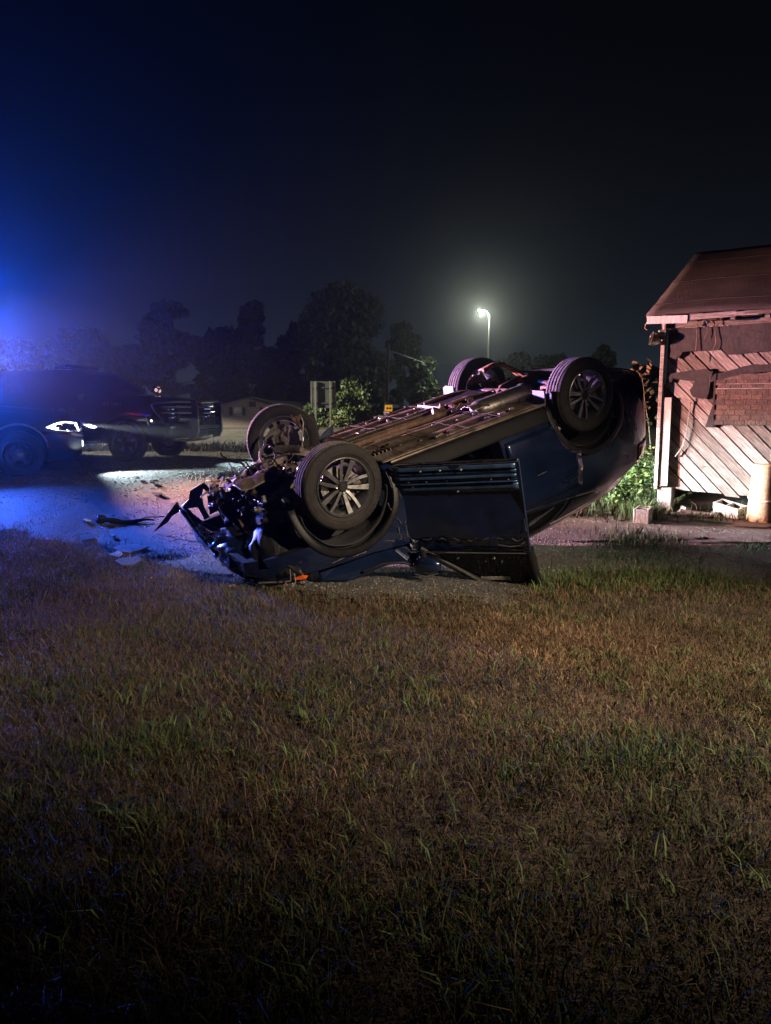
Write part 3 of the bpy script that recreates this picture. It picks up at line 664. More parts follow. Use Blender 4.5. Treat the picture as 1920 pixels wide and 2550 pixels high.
# ------------------------------------------------------------------ underbody of the SUV (faces up)
M['deflector'] = mat('grey_deflector', (.15, .145, .15), .6, 0, .2, 8)
random.seed(21); before_ = set(suv.children)
for s in (1, -1):
    pn = MB()
    def fn(u, v, s=s):
        x = .92 - 1.80 * u; y = s * (.20 + .64 * v); rid = .030 * math.exp(-((v - .22) / .10) ** 2) + .022 * math.exp(-((v - .62) / .12) ** 2) + .016 * math.exp(-((v - .93) / .05) ** 2)
        return (x, y, .212 - rid - .008 * (float(N1(u * 8, v * 6 + s)) - .5) + .03 * max(0, u - .93) / .07)
    pn.grid(fn, 40, 40); obj('underbody_panel', pn, M['underpan'], suv, ang=60, solid=.006)
    for k in range(9):
        b = MB(); x = .80 - 1.55 * k / 8; y = s * random.choice([.30, .44, .66, .80]); b.lathe([(.001, -.004), (.012, -.004), (.015, 0), (.015, .01)], 8)
        o = obj('fastener', b, M['cast'], suv); o.location = (x, y, .185); o.rotation_euler = (R_(90), 0, 0)
    e = MB(); e.tube([(.85, s * .845, .225), (.2, s * .85, .222), (-.5, s * .85, .222), (-.9, s * .845, .225)], .012, 6); obj('pinch_weld', e, M['underpan'], suv, ang=60)
    # air deflector ahead of the rear wheel
    e = MB(); e.box((-.93, s * .74, .17), (.012, .17, .13), (0, .1, 0)); obj('air_deflector', e, M['deflector'], suv, bevel=.006)
    e = MB(); e.box((-.955, s * .865, .18), (.012, .05, .10), (0, .1, 0)); obj('air_deflector', e, M['plastic'], suv)
tn = MB(); tn.grid(lambda u, v: (.95 - 2.1 * u, -.2 + .4 * v, .222 + .06 * math.sin(math.pi * v)), 20, 8); obj('tunnel', tn, M['pan_metal'], suv, ang=60, solid=.005)
ex = MB(); ex.tube([(1.0, .06, .24), (.6, .03, .205), (.1, .02, .20), (-.4, .0, .20), (-.75, -.10, .19), (-.98, -.05, .20), (-1.2, .15, .18), (-1.6, .35, .20)], .032, 12); obj('exhaust_pipe', ex, M['rust'], suv, ang=60)
def capsule(x0, x1, y, z, r, name, m, flat=1.):
    c = MB(); n = 20; L = x1 - x0; prof = [(0.001, 0), (r * .55, .008), (r * .85, .03), (r, .07), (r, L - .07), (r * .85, L - .03), (r * .55, L - .008), (.001, L)]
    c.lathe(prof, n); o = obj(name, c, m, suv, ang=50); o.location = (x0, y, z); o.rotation_euler = (0, 0, R_(-90)); o.scale = (1, 1, flat); return o
capsule(-1.13, -.42, -.36, .185, .115, 'resonator', M['pan_metal'], .8)
capsule(-1.95, -1.62, .30, .26, .13, 'muffler', M['rust'], .7)
capsule(.10, .55, .03, .235, .05, 'catalytic_converter', M['rust'], .8)
hs = MB(); hs.grid(lambda u, v: (-.34 - .20 * u, -.48 + .22 * v, .150 - .035 * math.sin(3.1 * v) + .018 * (float(N1(u * 7, v * 7)) - .5)), 10, 10); obj('heat_shield', hs, M['pan_metal'], suv, ang=60, solid=.003)
ft = MB(); ft.box((-.72, .36, .22), (.62, .62, .12)); obj('fuel_tank', ft, M['plastic'], suv, bevel=.04)
st = MB(); st.tube([(-.42, .1, .15), (-.72, .12, .145), (-1.02, .1, .17)], .014, 6); obj('tank_strap', st, M['rust'], suv)
st = MB(); st.tube([(-.42, .5, .15), (-.72, .52, .145), (-1.02, .5, .17)], .014, 6); obj('tank_strap', st, M['rust'], suv)
# rear suspension
sb = MB(); sb.tube([(-1.12, -.45, .22), (-1.10, 0, .20), (-1.12, .45, .22)], .045, 10); obj('subframe', sb, M['rust'], suv, ang=60)
sb = MB(); sb.tube([(-1.58, -.45, .26), (-1.60, 0, .24), (-1.58, .45, .26)], .045, 10); obj('subframe', sb, M['rust'], suv, ang=60)
for s in (1, -1):
    sb = MB(); sb.tube([(-1.12, s * .45, .22), (-1.36, s * .40, .24), (-1.58, s * .45, .26)], .04, 8); obj('subframe', sb, M['rust'], suv, ang=60)
    a = MB(); a.prism([(-1.44, .34), (-1.30, .34), (-1.28, .70), (-1.44, .72)], lambda x, y: (x, s * y, .175), lambda x, y: (x, s * y, .235)); obj('control_arm', a, M['rust'], suv, bevel=.012)
    a = MB(); a.tube([(-1.02, s * .60, .26), (-1.2, s * .66, .25), (-1.36, s * .70, .27)], .03, 8); obj('trailing_arm', a, M['cast'], suv, ang=60)
    sp = MB(); pts = [(-1.37 + .055 * math.cos(t * .9), s * .53 + .055 * math.sin(t * .9), .20 + .17 * t / 42) for t in range(43)]; sp.tube(pts, .009, 6); obj('coil_spring', sp, M['plastic'], suv, ang=60)
    dm = MB(); dm.tube([(-1.46, s * .62, .22), (-1.50, s * .58, .50)], .026, 8); obj('damper', dm, M['cast'], suv, ang=60)
    kn = MB(); kn.box((-1.36, s * .68, .35), (.16, .07, .22)); obj('hub_carrier', kn, M['cast'], suv, bevel=.03)
    bolt = MB(); bolt.lathe([(.001, -.02), (.018, -.02), (.02, 0)], 6); o = obj('bolt', bolt, M['steel'], suv); o.location = (-1.36, s * .40, .17); o.rotation_euler = (R_(90), 0, 0)
df = MB(); df.ball((-1.34, 0, .27), (.15, .12, .10), 14, 8); obj('differential', df, M['cast'], suv, ang=60)
# bent stamped arm that stands proud by the far rear wheel
a = MB()
def arm(u, v):
    x = -1.24 - .48 * u; y = .52 - .14 * u + .13 * (v - .5); z = .10 - .06 * math.sin(math.pi * u) + .20 * u * u + .05 * abs(v - .5) + .015 * (float(N1(u * 9, v * 6)) - .5)
    return (x, y, z)
a.grid(arm, 16, 6); obj('bent_arm', a, mat('orange_rust', (.30, .12, .04), .7, .1, .4, 20, bump=.3, col2=(.42, .19, .07)), suv, ang=50, solid=.02)
for k in range(5):
    c = MB(); t0 = k / 5; c.tube([(-1.36 - .05 * math.cos(t), .50 + .05 * math.sin(t), .34 - .024 * k - .004 * t) for t in np.linspace(0, 6.2, 14)], .009, 6); obj('spring_coil', c, M['rust'], suv, ang=60)
bar = MB(); bar.box((-1.78, .06, .17), (.06, 1.1, .03)); obj('rear_crossbar', bar, M['pan_metal'], suv, bevel=.008)
for k in range(4):
    b = MB(); b.box((-1.78, -.30 + .26 * k, .20), (.09, .09, .06)); obj('bracket', b, M['plastic'], suv, bevel=.01)
# cross seams, clips and drain plugs of the floor panels
for s in (1, -1):
    for k in range(5):
        x = .70 - .36 * k; b = MB(); b.tube([(x, s * (.22 + .1 * j), .188 - .012 * (j in (1, 4))) for j in range(7)], .003, 5); obj('panel_seam', b, M['liner'], suv, ang=60)
    for k in range(10):
        b = MB(); x, y = random.uniform(-.85, .8), s * random.uniform(.25, .8); b.box((x, y, .178), (random.uniform(.03, .10), random.uniform(.02, .05), .014), (0, 0, random.random() * 3)); obj('floor_clip', b, M[random.choice(['cast', 'plastic', 'pan_metal'])], suv, bevel=.004)
# small lines and brackets along the floor
for k in range(14):
    b = MB(); x = random.uniform(-1.15, -.15); y = random.uniform(-.18, .22); b.box((x, y, .16 + .03 * random.random()), (random.uniform(.04, .14), random.uniform(.03, .08), random.uniform(.03, .07)), (random.random() * .5, random.random() * .5, random.random() * 3)); obj('bracket', b, random.choice([M['rust'], M['cast'], M['pan_metal']]), suv, bevel=.006)
for y in (-.22, .23):
    b = MB(); b.tube([(1.0, y, .20), (.5, y + .02, .186), (-.1, y, .19), (-.6, y + .03, .18), (-1.1, y * .6, .17)], .007, 6); obj('brake_line', b, M['cast'], suv)
# ribbed grip plate behind the near front wheel
b = MB(); b.box((.80, -.60, .195), (.22, .12, .03)); o = obj('rib_plate', b, M['plastic'], suv, bevel=.005)
for k in range(5):
    r = MB(); r.box((.72 + .04 * k, -.60, .172), (.012, .11, .022)); obj('rib', r, M['underpan'], o)

# ------------------------------------------------------------------ smashed front end
def fine(pts, n):
    t = np.linspace(0, len(pts) - 1, n); P = np.array(pts); return [tuple(np.interp(q, range(len(pts)), P[:, k]) for k in range(3)) for q in t]
def rough(mb, a, f=14):
    "knock the shape about"
    for i, v in enumerate(mb.v): mb.v[i] = (v[0] + a * (float(N1(v[0] * f + v[2] * f, v[1] * f)) - .5), v[1] + a * (float(N2(v[0] * f, v[1] * f + v[2] * f)) - .5), v[2] + a * (float(N3(v[0] * f, v[1] * f)) - .5))
# engine cradle, arms, engine, gearbox
for s in (1, -1):
    b = MB(); b.tube(fine([(.95, s * .40, .24), (1.25, s * .42, .20), (1.55, s * .44, .21), (1.90, s * .46, .27)], 18), .042, 8); rough(b, .07, 22); obj('engine_cradle', b, M['cast'], suv, ang=60)
    b = MB(); b.prism([(1.16, .42), (1.50, .42), (1.42, .70), (1.30, .70)], lambda x, y: (x, s * y, .19), lambda x, y: (x, s * y, .235)); obj('lower_arm', b, M['cast'], suv, bevel=.012)
    b = MB(); b.tube([(1.36, s * .18, .34), (1.36, s * .40, .35), (1.36, s * .68, .36)], [.03, .022, .04], 10); obj('drive_shaft', b, M['rust'], suv, ang=60)
    b = MB(); b.tube([(1.12, s * .10, .30), (1.14, s * .45, .28), (1.22, s * .68, .30)], .012, 6); obj('tie_rod', b, M['steel'], suv)
    b = MB(); b.tube([(1.36, s * .64, .40), (1.34, s * .60, .66)], .035, 10); obj('strut', b, M['plastic'], suv)
for x, z in ((.98, .225), (1.58, .20), (1.86, .255)):
    b = MB(); b.tube(fine([(x, -.44, z), (x + .03, -.1, z - .015), (x + .01, .2, z - .01), (x, .44, z)], 18), .034, 8); rough(b, .08, 22); obj('cross_member', b, M['cast'], suv, ang=60)
b = MB(); b.box((1.42, -.18, .36), (.42, .42, .26)); obj('oil_pan', b, M['cast'], suv, bevel=.05)
b = MB(); b.ball((1.36, .22, .38), (.20, .22, .17), 16, 10); obj('gearbox', b, M['cast'], suv, ang=60)
b = MB(); b.box((1.45, 0, .60), (.5, .8, .3)); obj('engine_block', b, M['plastic'], suv, bevel=.05)
b = MB(); b.tube([(1.30, -.60, .26), (1.20, -.50, .20), (1.16, 0, .19), (1.20, .50, .20), (1.30, .60, .26)], .013, 8); obj('stabiliser_bar', b, M['rust'], suv, ang=60)
# radiator pack, leaning
b = MB(); b.box((1.90, 0, .52), (.05, .95, .42), (0, .35, .05)); rad = obj('radiator', b, M['alloy_dark'], suv, bevel=.01)
for k in range(14):
    f = MB(); f.box((1.86 - .003 * k, 0, .36 + .026 * k), (.07, .90, .006), (0, .35, .05)); obj('radiator_fin', f, M['pan_metal'], rad)
b = MB(); b.grid(lambda u, v: (1.79 + .03 * (float(N1(u * 9, v * 5)) - .5) * 2, -.80 + 1.60 * u, .36 + .60 * v), 20, 8); obj('radiator_support', b, M['plastic'], suv, ang=50, solid=.03)
# torn splash shield, wavy, lit from the side
b = MB(); b.grid(lambda u, v: (1.62 + .40 * u, -.38 + .55 * v, .225 + .05 * u + .05 * (float(N1(u * 4, v * 5)) - .5) - .03 * math.sin(5 * v)), 16, 16); obj('splash_shield', b, M['underpan'], suv, ang=60, solid=.005)
# broken bits: brackets, hoses, wires
mats_ = ['rust', 'cast', 'plastic', 'plastic', 'pan_metal', 'steel']
for k in range(120):
    x = random.uniform(1.05, 2.02); y = random.uniform(-.55, .62); z = .24 + .10 * (x > 1.8) + random.uniform(-.05, .12); b = MB()
    t = random.random()
    if t < .45:
        b.box((x, y, z), (random.uniform(.03, .13), random.uniform(.02, .10), random.uniform(.012, .06)), (random.uniform(-.8, .8), random.uniform(-.8, .8), random.random() * 3)); obj('broken_bracket', b, M[random.choice(mats_)], suv, bevel=.004)
    elif t < .8:
        p0 = Vector((x, y, z)); pts = [p0]
        for _ in range(4): p0 = p0 + Vector((random.uniform(-.07, .07), random.uniform(-.07, .07), random.uniform(-.03, .03))); pts.append(p0)
        b.tube(pts, random.choice([.006, .010, .016]), 6); obj('hose', b, M[random.choice(['plastic', 'rust', 'cast'])], suv, ang=60)
    else:
        b.lathe([(.001, -.03), (.022, -.03), (.03, -.012), (.03, .012), (.018, .02), (.018, .05)], 10); o = obj('fitting', b, M[random.choice(['steel', 'cast', 'plastic'])], suv, ang=40); o.location = (x, y, z); o.rotation_euler = (random.random() * 3, random.random() * 3, 0)

# the unloaded wheels hang out of the body, so everything fixed to the floor sits deeper
for o in suv.children:
    if o not in before_ and o.name.split('.')[0] not in ('bent_arm', 'spring_coil', 'splash_shield'): o.location.z += .10
# clods of soil and torn insulation stuck all over the nose underside
n_ = 260; cx_ = RNG.uniform(1.02, 2.0, n_); cy_ = RNG.uniform(-.56, .66, n_); cz_ = .325 + .08 * (cx_ > 1.8) + .02 * np.abs(cy_) + RNG.normal(0, .025, n_)
base_ = RNG.normal(size=(n_, 6, 3)); base_ /= np.linalg.norm(base_, axis=2)[:, :, None]; Vc = base_ * RNG.uniform(.003, .013, (n_, 1, 1)) + np.c_[cx_, cy_, cz_][:, None]
fc = np.array([(0, 1, 2), (0, 2, 3), (0, 3, 4), (0, 4, 5), (5, 4, 1), (5, 1, 2), (2, 3, 5), (1, 4, 3)]); Fc = (np.arange(n_)[:, None, None] * 6 + fc[None]).reshape(-1, 3)
cl = np.repeat(np.array([.10, .075, .058]) * RNG.uniform(.2, 1.3, (n_, 1)), 6, 0); o = link_mesh('soil_clods', np_mesh('soil_clods', Vc.reshape(-1, 3), [Fc], cl), M['grass'], suv); o['kind'] = 'stuff'

def at3(px, py, Y): return at(px, py, Y - .30)
def sheet3(name, pts, m, thick=.012, noise=.0, parent=suv, **k):
    "torn sheet: outline given as points of the place, thickened away from the viewer"
    P = [at3(*q) for q in pts]; mb = MB(); n = len(P); d = Vector((0, 1, .1)).normalized() * thick
    Q = [p + d + Vector((random.uniform(-noise, noise), random.uniform(-noise, noise), random.uniform(-noise, noise))) for p in P]
    c0 = sum(P, Vector()) / n; c1 = sum(Q, Vector()) / n
    mb.add(P + Q, [tuple(range(n))[::-1], tuple(range(n, 2 * n))] + [(i, (i + 1) % n, n + (i + 1) % n, n + i) for i in range(n)])
    return obj(name, mb, m, parent, world=True, **k)
def rod3(name, pts, r, m, parent=suv, n=6): 
    mb = MB(); mb.tube([at3(*q) for q in pts], r, n); return obj(name, mb, m, parent, world=True, ang=60)
def loft3(name, A, B, m, bulge=0., nv=8, thick=.006, noise=0., parent=suv, sub=24):
    "skin between two curves of the place"
    def cv(C, u):
        t = u * (len(C) - 1); i = min(int(t), len(C) - 2); f = t - i; f2 = f
        p0 = C[max(i - 1, 0)]; p1 = C[i]; p2 = C[i + 1]; p3 = C[min(i + 2, len(C) - 1)]
        return .5 * ((2 * p1) + (p2 - p0) * f2 + (2 * p0 - 5 * p1 + 4 * p2 - p3) * f2 ** 2 + (3 * p1 - p0 - 3 * p2 + p3) * f2 ** 3)
    A = [at3(*q) for q in A]; B = [at3(*q) for q in B]; mb = MB()
    def fn(u, v):
        p = cv(A, u) * (1 - v) + cv(B, u) * v; p = p + Vector((-.75, -.65, 0)) * bulge * math.sin(math.pi * v)
        if noise: p = p + Vector((float(N1(u * 11, v * 5)) - .5, float(N2(u * 11, v * 5)) - .5, float(N3(u * 11, v * 5)) - .5)) * noise
        return p
    mb.grid(fn, sub, nv); return obj(name, mb, m, parent, world=True, ang=45, solid=thick)
# torn bumper cover reaching to the left, its strut
sheet3('bumper_cover', [(383, 1324, 8.85), (410, 1290, 8.77), (440, 1250, 8.67), (447, 1266, 8.65), (470, 1244, 8.58), (473, 1222, 8.57), (497, 1207, 8.50), (505, 1213, 8.47), (501, 1238, 8.48), (508, 1262, 8.46), (522, 1290, 8.42), (548, 1312, 8.34), (560, 1320, 8.30), (540, 1322, 8.36), (513, 1306, 8.45), (503, 1281, 8.48), (492, 1263, 8.51), (470, 1266, 8.58), (450, 1272, 8.64), (428, 1285, 8.71), (418, 1300, 8.74)], M['plastic'], .03, .008)
sheet3('bumper_strut', [(499, 1209, 8.4), (507, 1202, 8.4), (534, 1230, 8.35), (526, 1238, 8.35)], M['plastic'], .03)
sheet3('bumper_bracket', [(516, 1236, 7.6), (540, 1225, 7.6), (552, 1246, 7.55), (542, 1272, 7.5), (522, 1282, 7.5)], M['plastic'], .05, .01)
# nose shell with lower lip
loft3('nose_shell', [(612, 1442, 6.22), (580, 1420, 6.36), (540, 1385, 6.58), (505, 1345, 6.82), (474, 1305, 7.08), (455, 1272, 7.32)],
      [(600, 1412, 6.60), (560, 1385, 6.78), (545, 1345, 6.98), (522, 1325, 7.08), (490, 1298, 7.25), (460, 1266, 7.42)], M['navy'], .045, 10, .008)
loft3('nose_trim', [(456, 1266, 7.40), (480, 1292, 7.22), (510, 1312, 7.06), (545, 1330, 6.96)], [(460, 1258, 7.44), (486, 1284, 7.26), (514, 1303, 7.10), (548, 1318, 7.0)], M['navy_dull'], .02, 4, .008)
loft3('bumper_skin', [(612, 1441, 6.30), (582, 1418, 6.44), (545, 1386, 6.66), (520, 1358, 6.82), (505, 1342, 6.90)],
      [(662, 1440, 6.22), (644, 1400, 6.30), (626, 1356, 6.42), (604, 1322, 6.58), (560, 1318, 6.84)], M['navy'], .09, 14, .006, .07, sub=32)
# grille: chrome mesh cells in rows along the lower arc
arc = [(606, 1437, 6.235), (575, 1414, 6.37), (540, 1381, 6.575), (505, 1341, 6.81), (486, 1318, 6.95)]
gm = rod3('grille', [(608, 1441, 6.20), (575, 1420, 6.33), (548, 1395, 6.48)], .010, M['chrome'])
for k in range(26):
    u = k / 25 * (len(arc) - 1); i = min(int(u), len(arc) - 2); f = u - i
    a0 = Vector(arc[i]) * (1 - f) + Vector(arc[i + 1]) * f; w_ = 3.2 * (1 - k / 25) + 1.3
    for r in range(4):
        px, py, YY = a0.x + 3 + 4.6 * r + 1.5 * (k % 2), a0.y - 3.5 - 4.2 * r, a0.z - .030 + .012 * r
        if random.random() < .18: continue
        c = at3(px, py, YY); g_ = MB(); s_ = .0065 + .0035 * random.random()
        g_.add([c + Vector(q) * s_ for q in ((-1.6, 0, 0), (0, -.8, .9), (1.6, 0, 0), (0, -.8, -.9), (0, -1.5, 0))], [(0, 1, 4), (1, 2, 4), (2, 3, 4), (3, 0, 4), (0, 3, 2, 1)]); obj('grille_cell', g_, M['chrome'], gm, world=True)
# dark cavity panel behind the nose, with a moulded recess
sheet3('lamp_bezel', [(548, 1316, 6.88), (600, 1312, 6.71), (608, 1350, 6.61), (616, 1400, 6.46), (600, 1418, 6.48), (562, 1392, 6.71), (550, 1350, 6.84)], M['plastic'], .04, .01, bevel=.01)
rod3('moulding', [(556, 1342, 6.78), (566, 1338, 6.73), (585, 1338, 6.67), (590, 1346, 6.65), (570, 1356, 6.70), (558, 1352, 6.75)], .006, M['plastic'])
# crumpled front beam hanging down with bright torn edges
loft3('crumpled_beam', [(543, 1246, 6.92), (554, 1275, 6.86), (566, 1306, 6.74), (580, 1346, 6.60), (590, 1362, 6.56), (598, 1385, 6.50), (606, 1412, 6.42), (612, 1438, 6.32)],
      [(572, 1246, 6.80), (590, 1280, 6.70), (606, 1312, 6.60), (618, 1345, 6.50), (628, 1372, 6.44), (640, 1400, 6.38), (648, 1424, 6.32), (640, 1446, 6.26)], M['plastic'], .05, 8, .006, .05)
rod3('torn_edge', [(540, 1246, 6.88), (552, 1262, 6.84), (556, 1290, 6.80), (568, 1306, 6.71), (572, 1322, 6.66), (582, 1352, 6.57), (588, 1340, 6.56), (598, 1356, 6.52), (602, 1378, 6.46)], [.004, .012, .009, .013, .008, .012, .007, .010, .004], M['pan_metal'])
rod3('torn_edge', [(590, 1288, 6.62), (600, 1300, 6.58), (606, 1312, 6.56), (614, 1330, 6.50)], [.004, .014, .014, .004], M['rust'])
sheet3('torn_plate', [(592, 1372, 6.52), (606, 1364, 6.46), (608, 1386, 6.42), (597, 1382, 6.46)], M['pan_metal'], .006)
sheet3('lens_shard', [(592, 1395, 6.46), (601, 1384, 6.42), (608, 1404, 6.36), (600, 1422, 6.34), (594, 1410, 6.40)], M['pale_plastic'], .006)
# headlamp housing, pale, with mounting ring
sheet3('headlamp_housing', [(660, 1246, 6.60), (690, 1240, 6.52), (704, 1250, 6.48), (710, 1275, 6.44), (722, 1300, 6.42), (690, 1304, 6.46), (662, 1286, 6.55), (655, 1266, 6.60)], M['pale_plastic'], .10, .015, bevel=.012)
rg = MB(); c = at3(695, 1262, 6.42); rg.lathe([(.012, 0), (.017, 0), (.017, .012), (.012, .012)], 16, closed=True); o = obj('mounting_ring', rg, M['plastic'], suv, world=True); o.location = c
sheet3('housing_bracket', [(676, 1276, 6.42), (700, 1268, 6.40), (712, 1300, 6.36), (690, 1306, 6.40)], M['cast'], .03, .006)
# inner fender skins
loft3('inner_fender', [(632, 1322, 6.43), (660, 1300, 6.38), (690, 1318, 6.30), (715, 1360, 6.24), (750, 1392, 6.18)], [(640, 1425, 6.20), (665, 1428, 6.15), (700, 1432, 6.10), (730, 1436, 6.08), (765, 1434, 6.08)], M['plastic'], .05, 10, .006, .03)
loft3('fender_strut', [(700, 1268, 6.42), (712, 1300, 6.38), (735, 1335, 6.33), (770, 1362, 6.28)], [(712, 1262, 6.42), (726, 1296, 6.38), (750, 1328, 6.33), (785, 1356, 6.27)], M['plastic'], .0, 4, .03)
loft3('liner_flap', [(600, 1440, 6.3), (618, 1400, 6.36), (630, 1375, 6.38)], [(650, 1450, 6.2), (672, 1420, 6.24), (668, 1390, 6.30)], M['liner'], .04, 8, .008, .05)
rod3('lower_trim', [(640, 1445, 6.18), (690, 1440, 6.15), (730, 1432, 6.13), (745, 1424, 6.12)], .008, M['steel'])
rod3('lower_trim', [(645, 1452, 6.15), (700, 1450, 6.12), (745, 1446, 6.10)], .010, M['cast'])
sheet3('side_marker', [(731, 1440, 6.08), (752, 1433, 6.06), (767, 1434, 6.06), (762, 1442, 6.05), (735, 1444, 6.07)], M['amber'], .015)
rod3('bent_hanger', [(722, 1418, 6.06), (724, 1445, 6.0), (712, 1450, 5.98), (706, 1466, 5.96), (714, 1476, 5.95)], .005, M['cast'])
rod3('bent_hanger', [(733, 1428, 6.05), (736, 1450, 5.99), (728, 1462, 5.97)], .005, M['cast'])
# loose wires and springy strips
rod3('wire', [(551, 1240, 7.0), (548, 1210, 7.05), (556, 1196, 7.1), (572, 1192, 7.15), (586, 1193, 7.2)], .004, M['plastic'])
rod3('wire', [(590, 1205, 6.9), (598, 1228, 6.85), (605, 1236, 6.8), (615, 1228, 6.75), (626, 1234, 6.7), (630, 1250, 6.65)], .006, M['pan_metal'])
rod3('wire', [(640, 1215, 6.75), (655, 1225, 6.7), (664, 1240, 6.66)], .005, M['plastic'])
sheet3('blue_connector', [(643, 1206, 6.70), (653, 1204, 6.68), (658, 1210, 6.66), (648, 1213, 6.68)], mat('blue_connector', (.01, .09, .45), .4, 0, .1), .015)
# crumpled inner panels that fill the nose
for k, (px, py, YY, sz) in enumerate([(560, 1262, 7.05, .16), (600, 1240, 6.95, .17), (640, 1230, 6.9, .16), (620, 1280, 6.85, .18), (650, 1310, 6.72, .15), (585, 1300, 7.0, .15), (690, 1210, 6.9, .15), (730, 1230, 6.8, .14), (655, 1190, 7.05, .13), (700, 1330, 6.6, .15), (740, 1310, 6.55, .14), (720, 1370, 6.45, .15)]):
    c = at3(px, py, YY); b = MB(); ax_ = Vector((random.uniform(-1, 1), random.uniform(-.4, .4), random.uniform(-1, 1))).normalized(); bx_ = ax_.cross(Vector((.25, -1, .2))).normalized(); cx__ = ax_.cross(bx_)
    b.grid(lambda u, v: c + ax_ * sz * (u - .5) * (1.2 + .5 * math.sin(7 * v + k)) + bx_ * sz * (v - .5) * (1.1 + .5 * math.sin(6 * u + k)) + cx__ * (.10 * (float(N1(u * 4 + k, v * 4)) - .5) + .05 * (float(N2(u * 9, v * 9 + k)) - .5)), 14, 14); obj('crumpled_panel', b, M[['plastic', 'navy', 'plastic', 'navy_dull', 'navy', 'liner'][k % 6]], suv, world=True, ang=35, solid=.004)
for k in range(60):   # jumble between the housings
    px, py, YY = random.uniform(530, 690), random.uniform(1195, 1262), random.uniform(6.75, 7.1); c = at3(px, py, YY); b = MB()
    if random.random() < .5: b.box(c, (random.uniform(.03, .10), random.uniform(.02, .06), random.uniform(.015, .05)), (random.random() * 3, random.random() * 3, random.random() * 3)); obj('broken_bracket', b, M[random.choice(mats_)], suv, world=True, bevel=.004)
    else:
        pts = [c]; 
        for _ in range(3): pts.append(pts[-1] + Vector((random.uniform(-.06, .06), random.uniform(-.03, .03), random.uniform(-.06, .06))))
        b.tube(pts, random.choice([.005, .009, .013]), 6); obj('hose', b, M[random.choice(['plastic', 'cast', 'rust'])], suv, world=True, ang=60)
# crushed windscreen pillar and cowl between fender and door
sheet3('crushed_pillar', [(858, 1332, 6.62), (930, 1322, 6.68), (1008, 1326, 6.72), (1034, 1372, 6.70), (1052, 1404, 6.68), (1080, 1428, 6.66), (1050, 1424, 6.58), (1020, 1408, 6.55), (985, 1405, 6.52), (955, 1412, 6.50), (915, 1430, 6.46), (870, 1446, 6.42), (800, 1448, 6.40), (790, 1420, 6.44)], M['navy'], .22, .012, bevel=.02)
rod3('pillar_trim', [(905, 1424, 6.44), (955, 1404, 6.47), (1005, 1400, 6.52), (1060, 1420, 6.6)], .012, M['plastic'])
for k in range(34):   # hoses and cables threaded through the nose
    px, py, YY = random.uniform(545, 760), random.uniform(1120, 1290), random.uniform(6.6, 7.3); py = py if px < 680 else min(py, 1190); pts = [at3(px, py, YY)]
    dv = Vector((random.uniform(-1, 1), random.uniform(-.5, .5), random.uniform(-.6, .6))).normalized()
    for _ in range(7): dv = (dv + Vector((random.uniform(-.5, .5), random.uniform(-.5, .5), random.uniform(-.6, .5)))).normalized(); pts.append(pts[-1] + dv * .035)
    b = MB(); b.tube(pts, random.choice([.004, .006, .010, .014]), 6); obj('cable', b, M[random.choice(['plastic', 'plastic', 'cast', 'pan_metal', 'rust'])], suv, world=True, ang=60)
# far front corner: knuckle, shield, torn liner and fender blade
sheet3('steering_knuckle', [(684, 1095, 7.55), (690, 1082, 7.55), (706, 1072, 7.55), (702, 1086, 7.52), (720, 1096, 7.5), (716, 1112, 7.5), (700, 1118, 7.5), (686, 1116, 7.52)], M['cast'], .07, .01, bevel=.01)
b = MB(); c = at3(703, 1104, 7.46); b.lathe([(.015, 0), (.024, 0), (.024, .03), (.015, .03)], 14, closed=True); o = obj('ball_joint', b, M['plastic'], suv, world=True); o.location = c
rod3('brake_hose', [(694, 1064, 7.5), (672, 1078, 7.48), (661, 1092, 7.46), (659, 1110, 7.44), (648, 1124, 7.42), (648, 1140, 7.40), (654, 1152, 7.36)], .014, M['cast'])
rod3('tie_rod', [(636, 1176, 7.3), (660, 1152, 7.3), (690, 1138, 7.25), (720, 1130, 7.2)], .012, M['cast'])
rod3('wheel_arm', [(690, 1120, 7.45), (720, 1118, 7.4), (752, 1120, 7.3)], [.05, .045, .035], M['cast'])
loft3('torn_liner', [(752, 1034, 7.62), (756, 1062, 7.6), (755, 1090, 7.58), (753, 1116, 7.5)], [(775, 1030, 7.95), (792, 1062, 8.0), (793, 1090, 7.95), (782, 1112, 7.8)], M['liner'], .03, 8, .008, .03)
rod3('liner_edge', [(748, 1033, 7.58), (755, 1052, 7.56), (753, 1085, 7.54), (752, 1114, 7.48)], .009, M['pan_metal'])
loft3('torn_liner', [(722, 1033, 7.56), (735, 1036, 7.56), (748, 1033, 7.56)], [(744, 1062, 7.58), (749, 1068, 7.58), (753, 1072, 7.57)], M['rust'], .02, 6, .006, .02)
sheet3('fender_blade', [(786, 1098, 7.7), (812, 1072, 7.8), (829, 1058, 7.85), (831, 1076, 7.85), (818, 1086, 7.8), (800, 1098, 7.72)], M['navy_dull'], .02, .004)
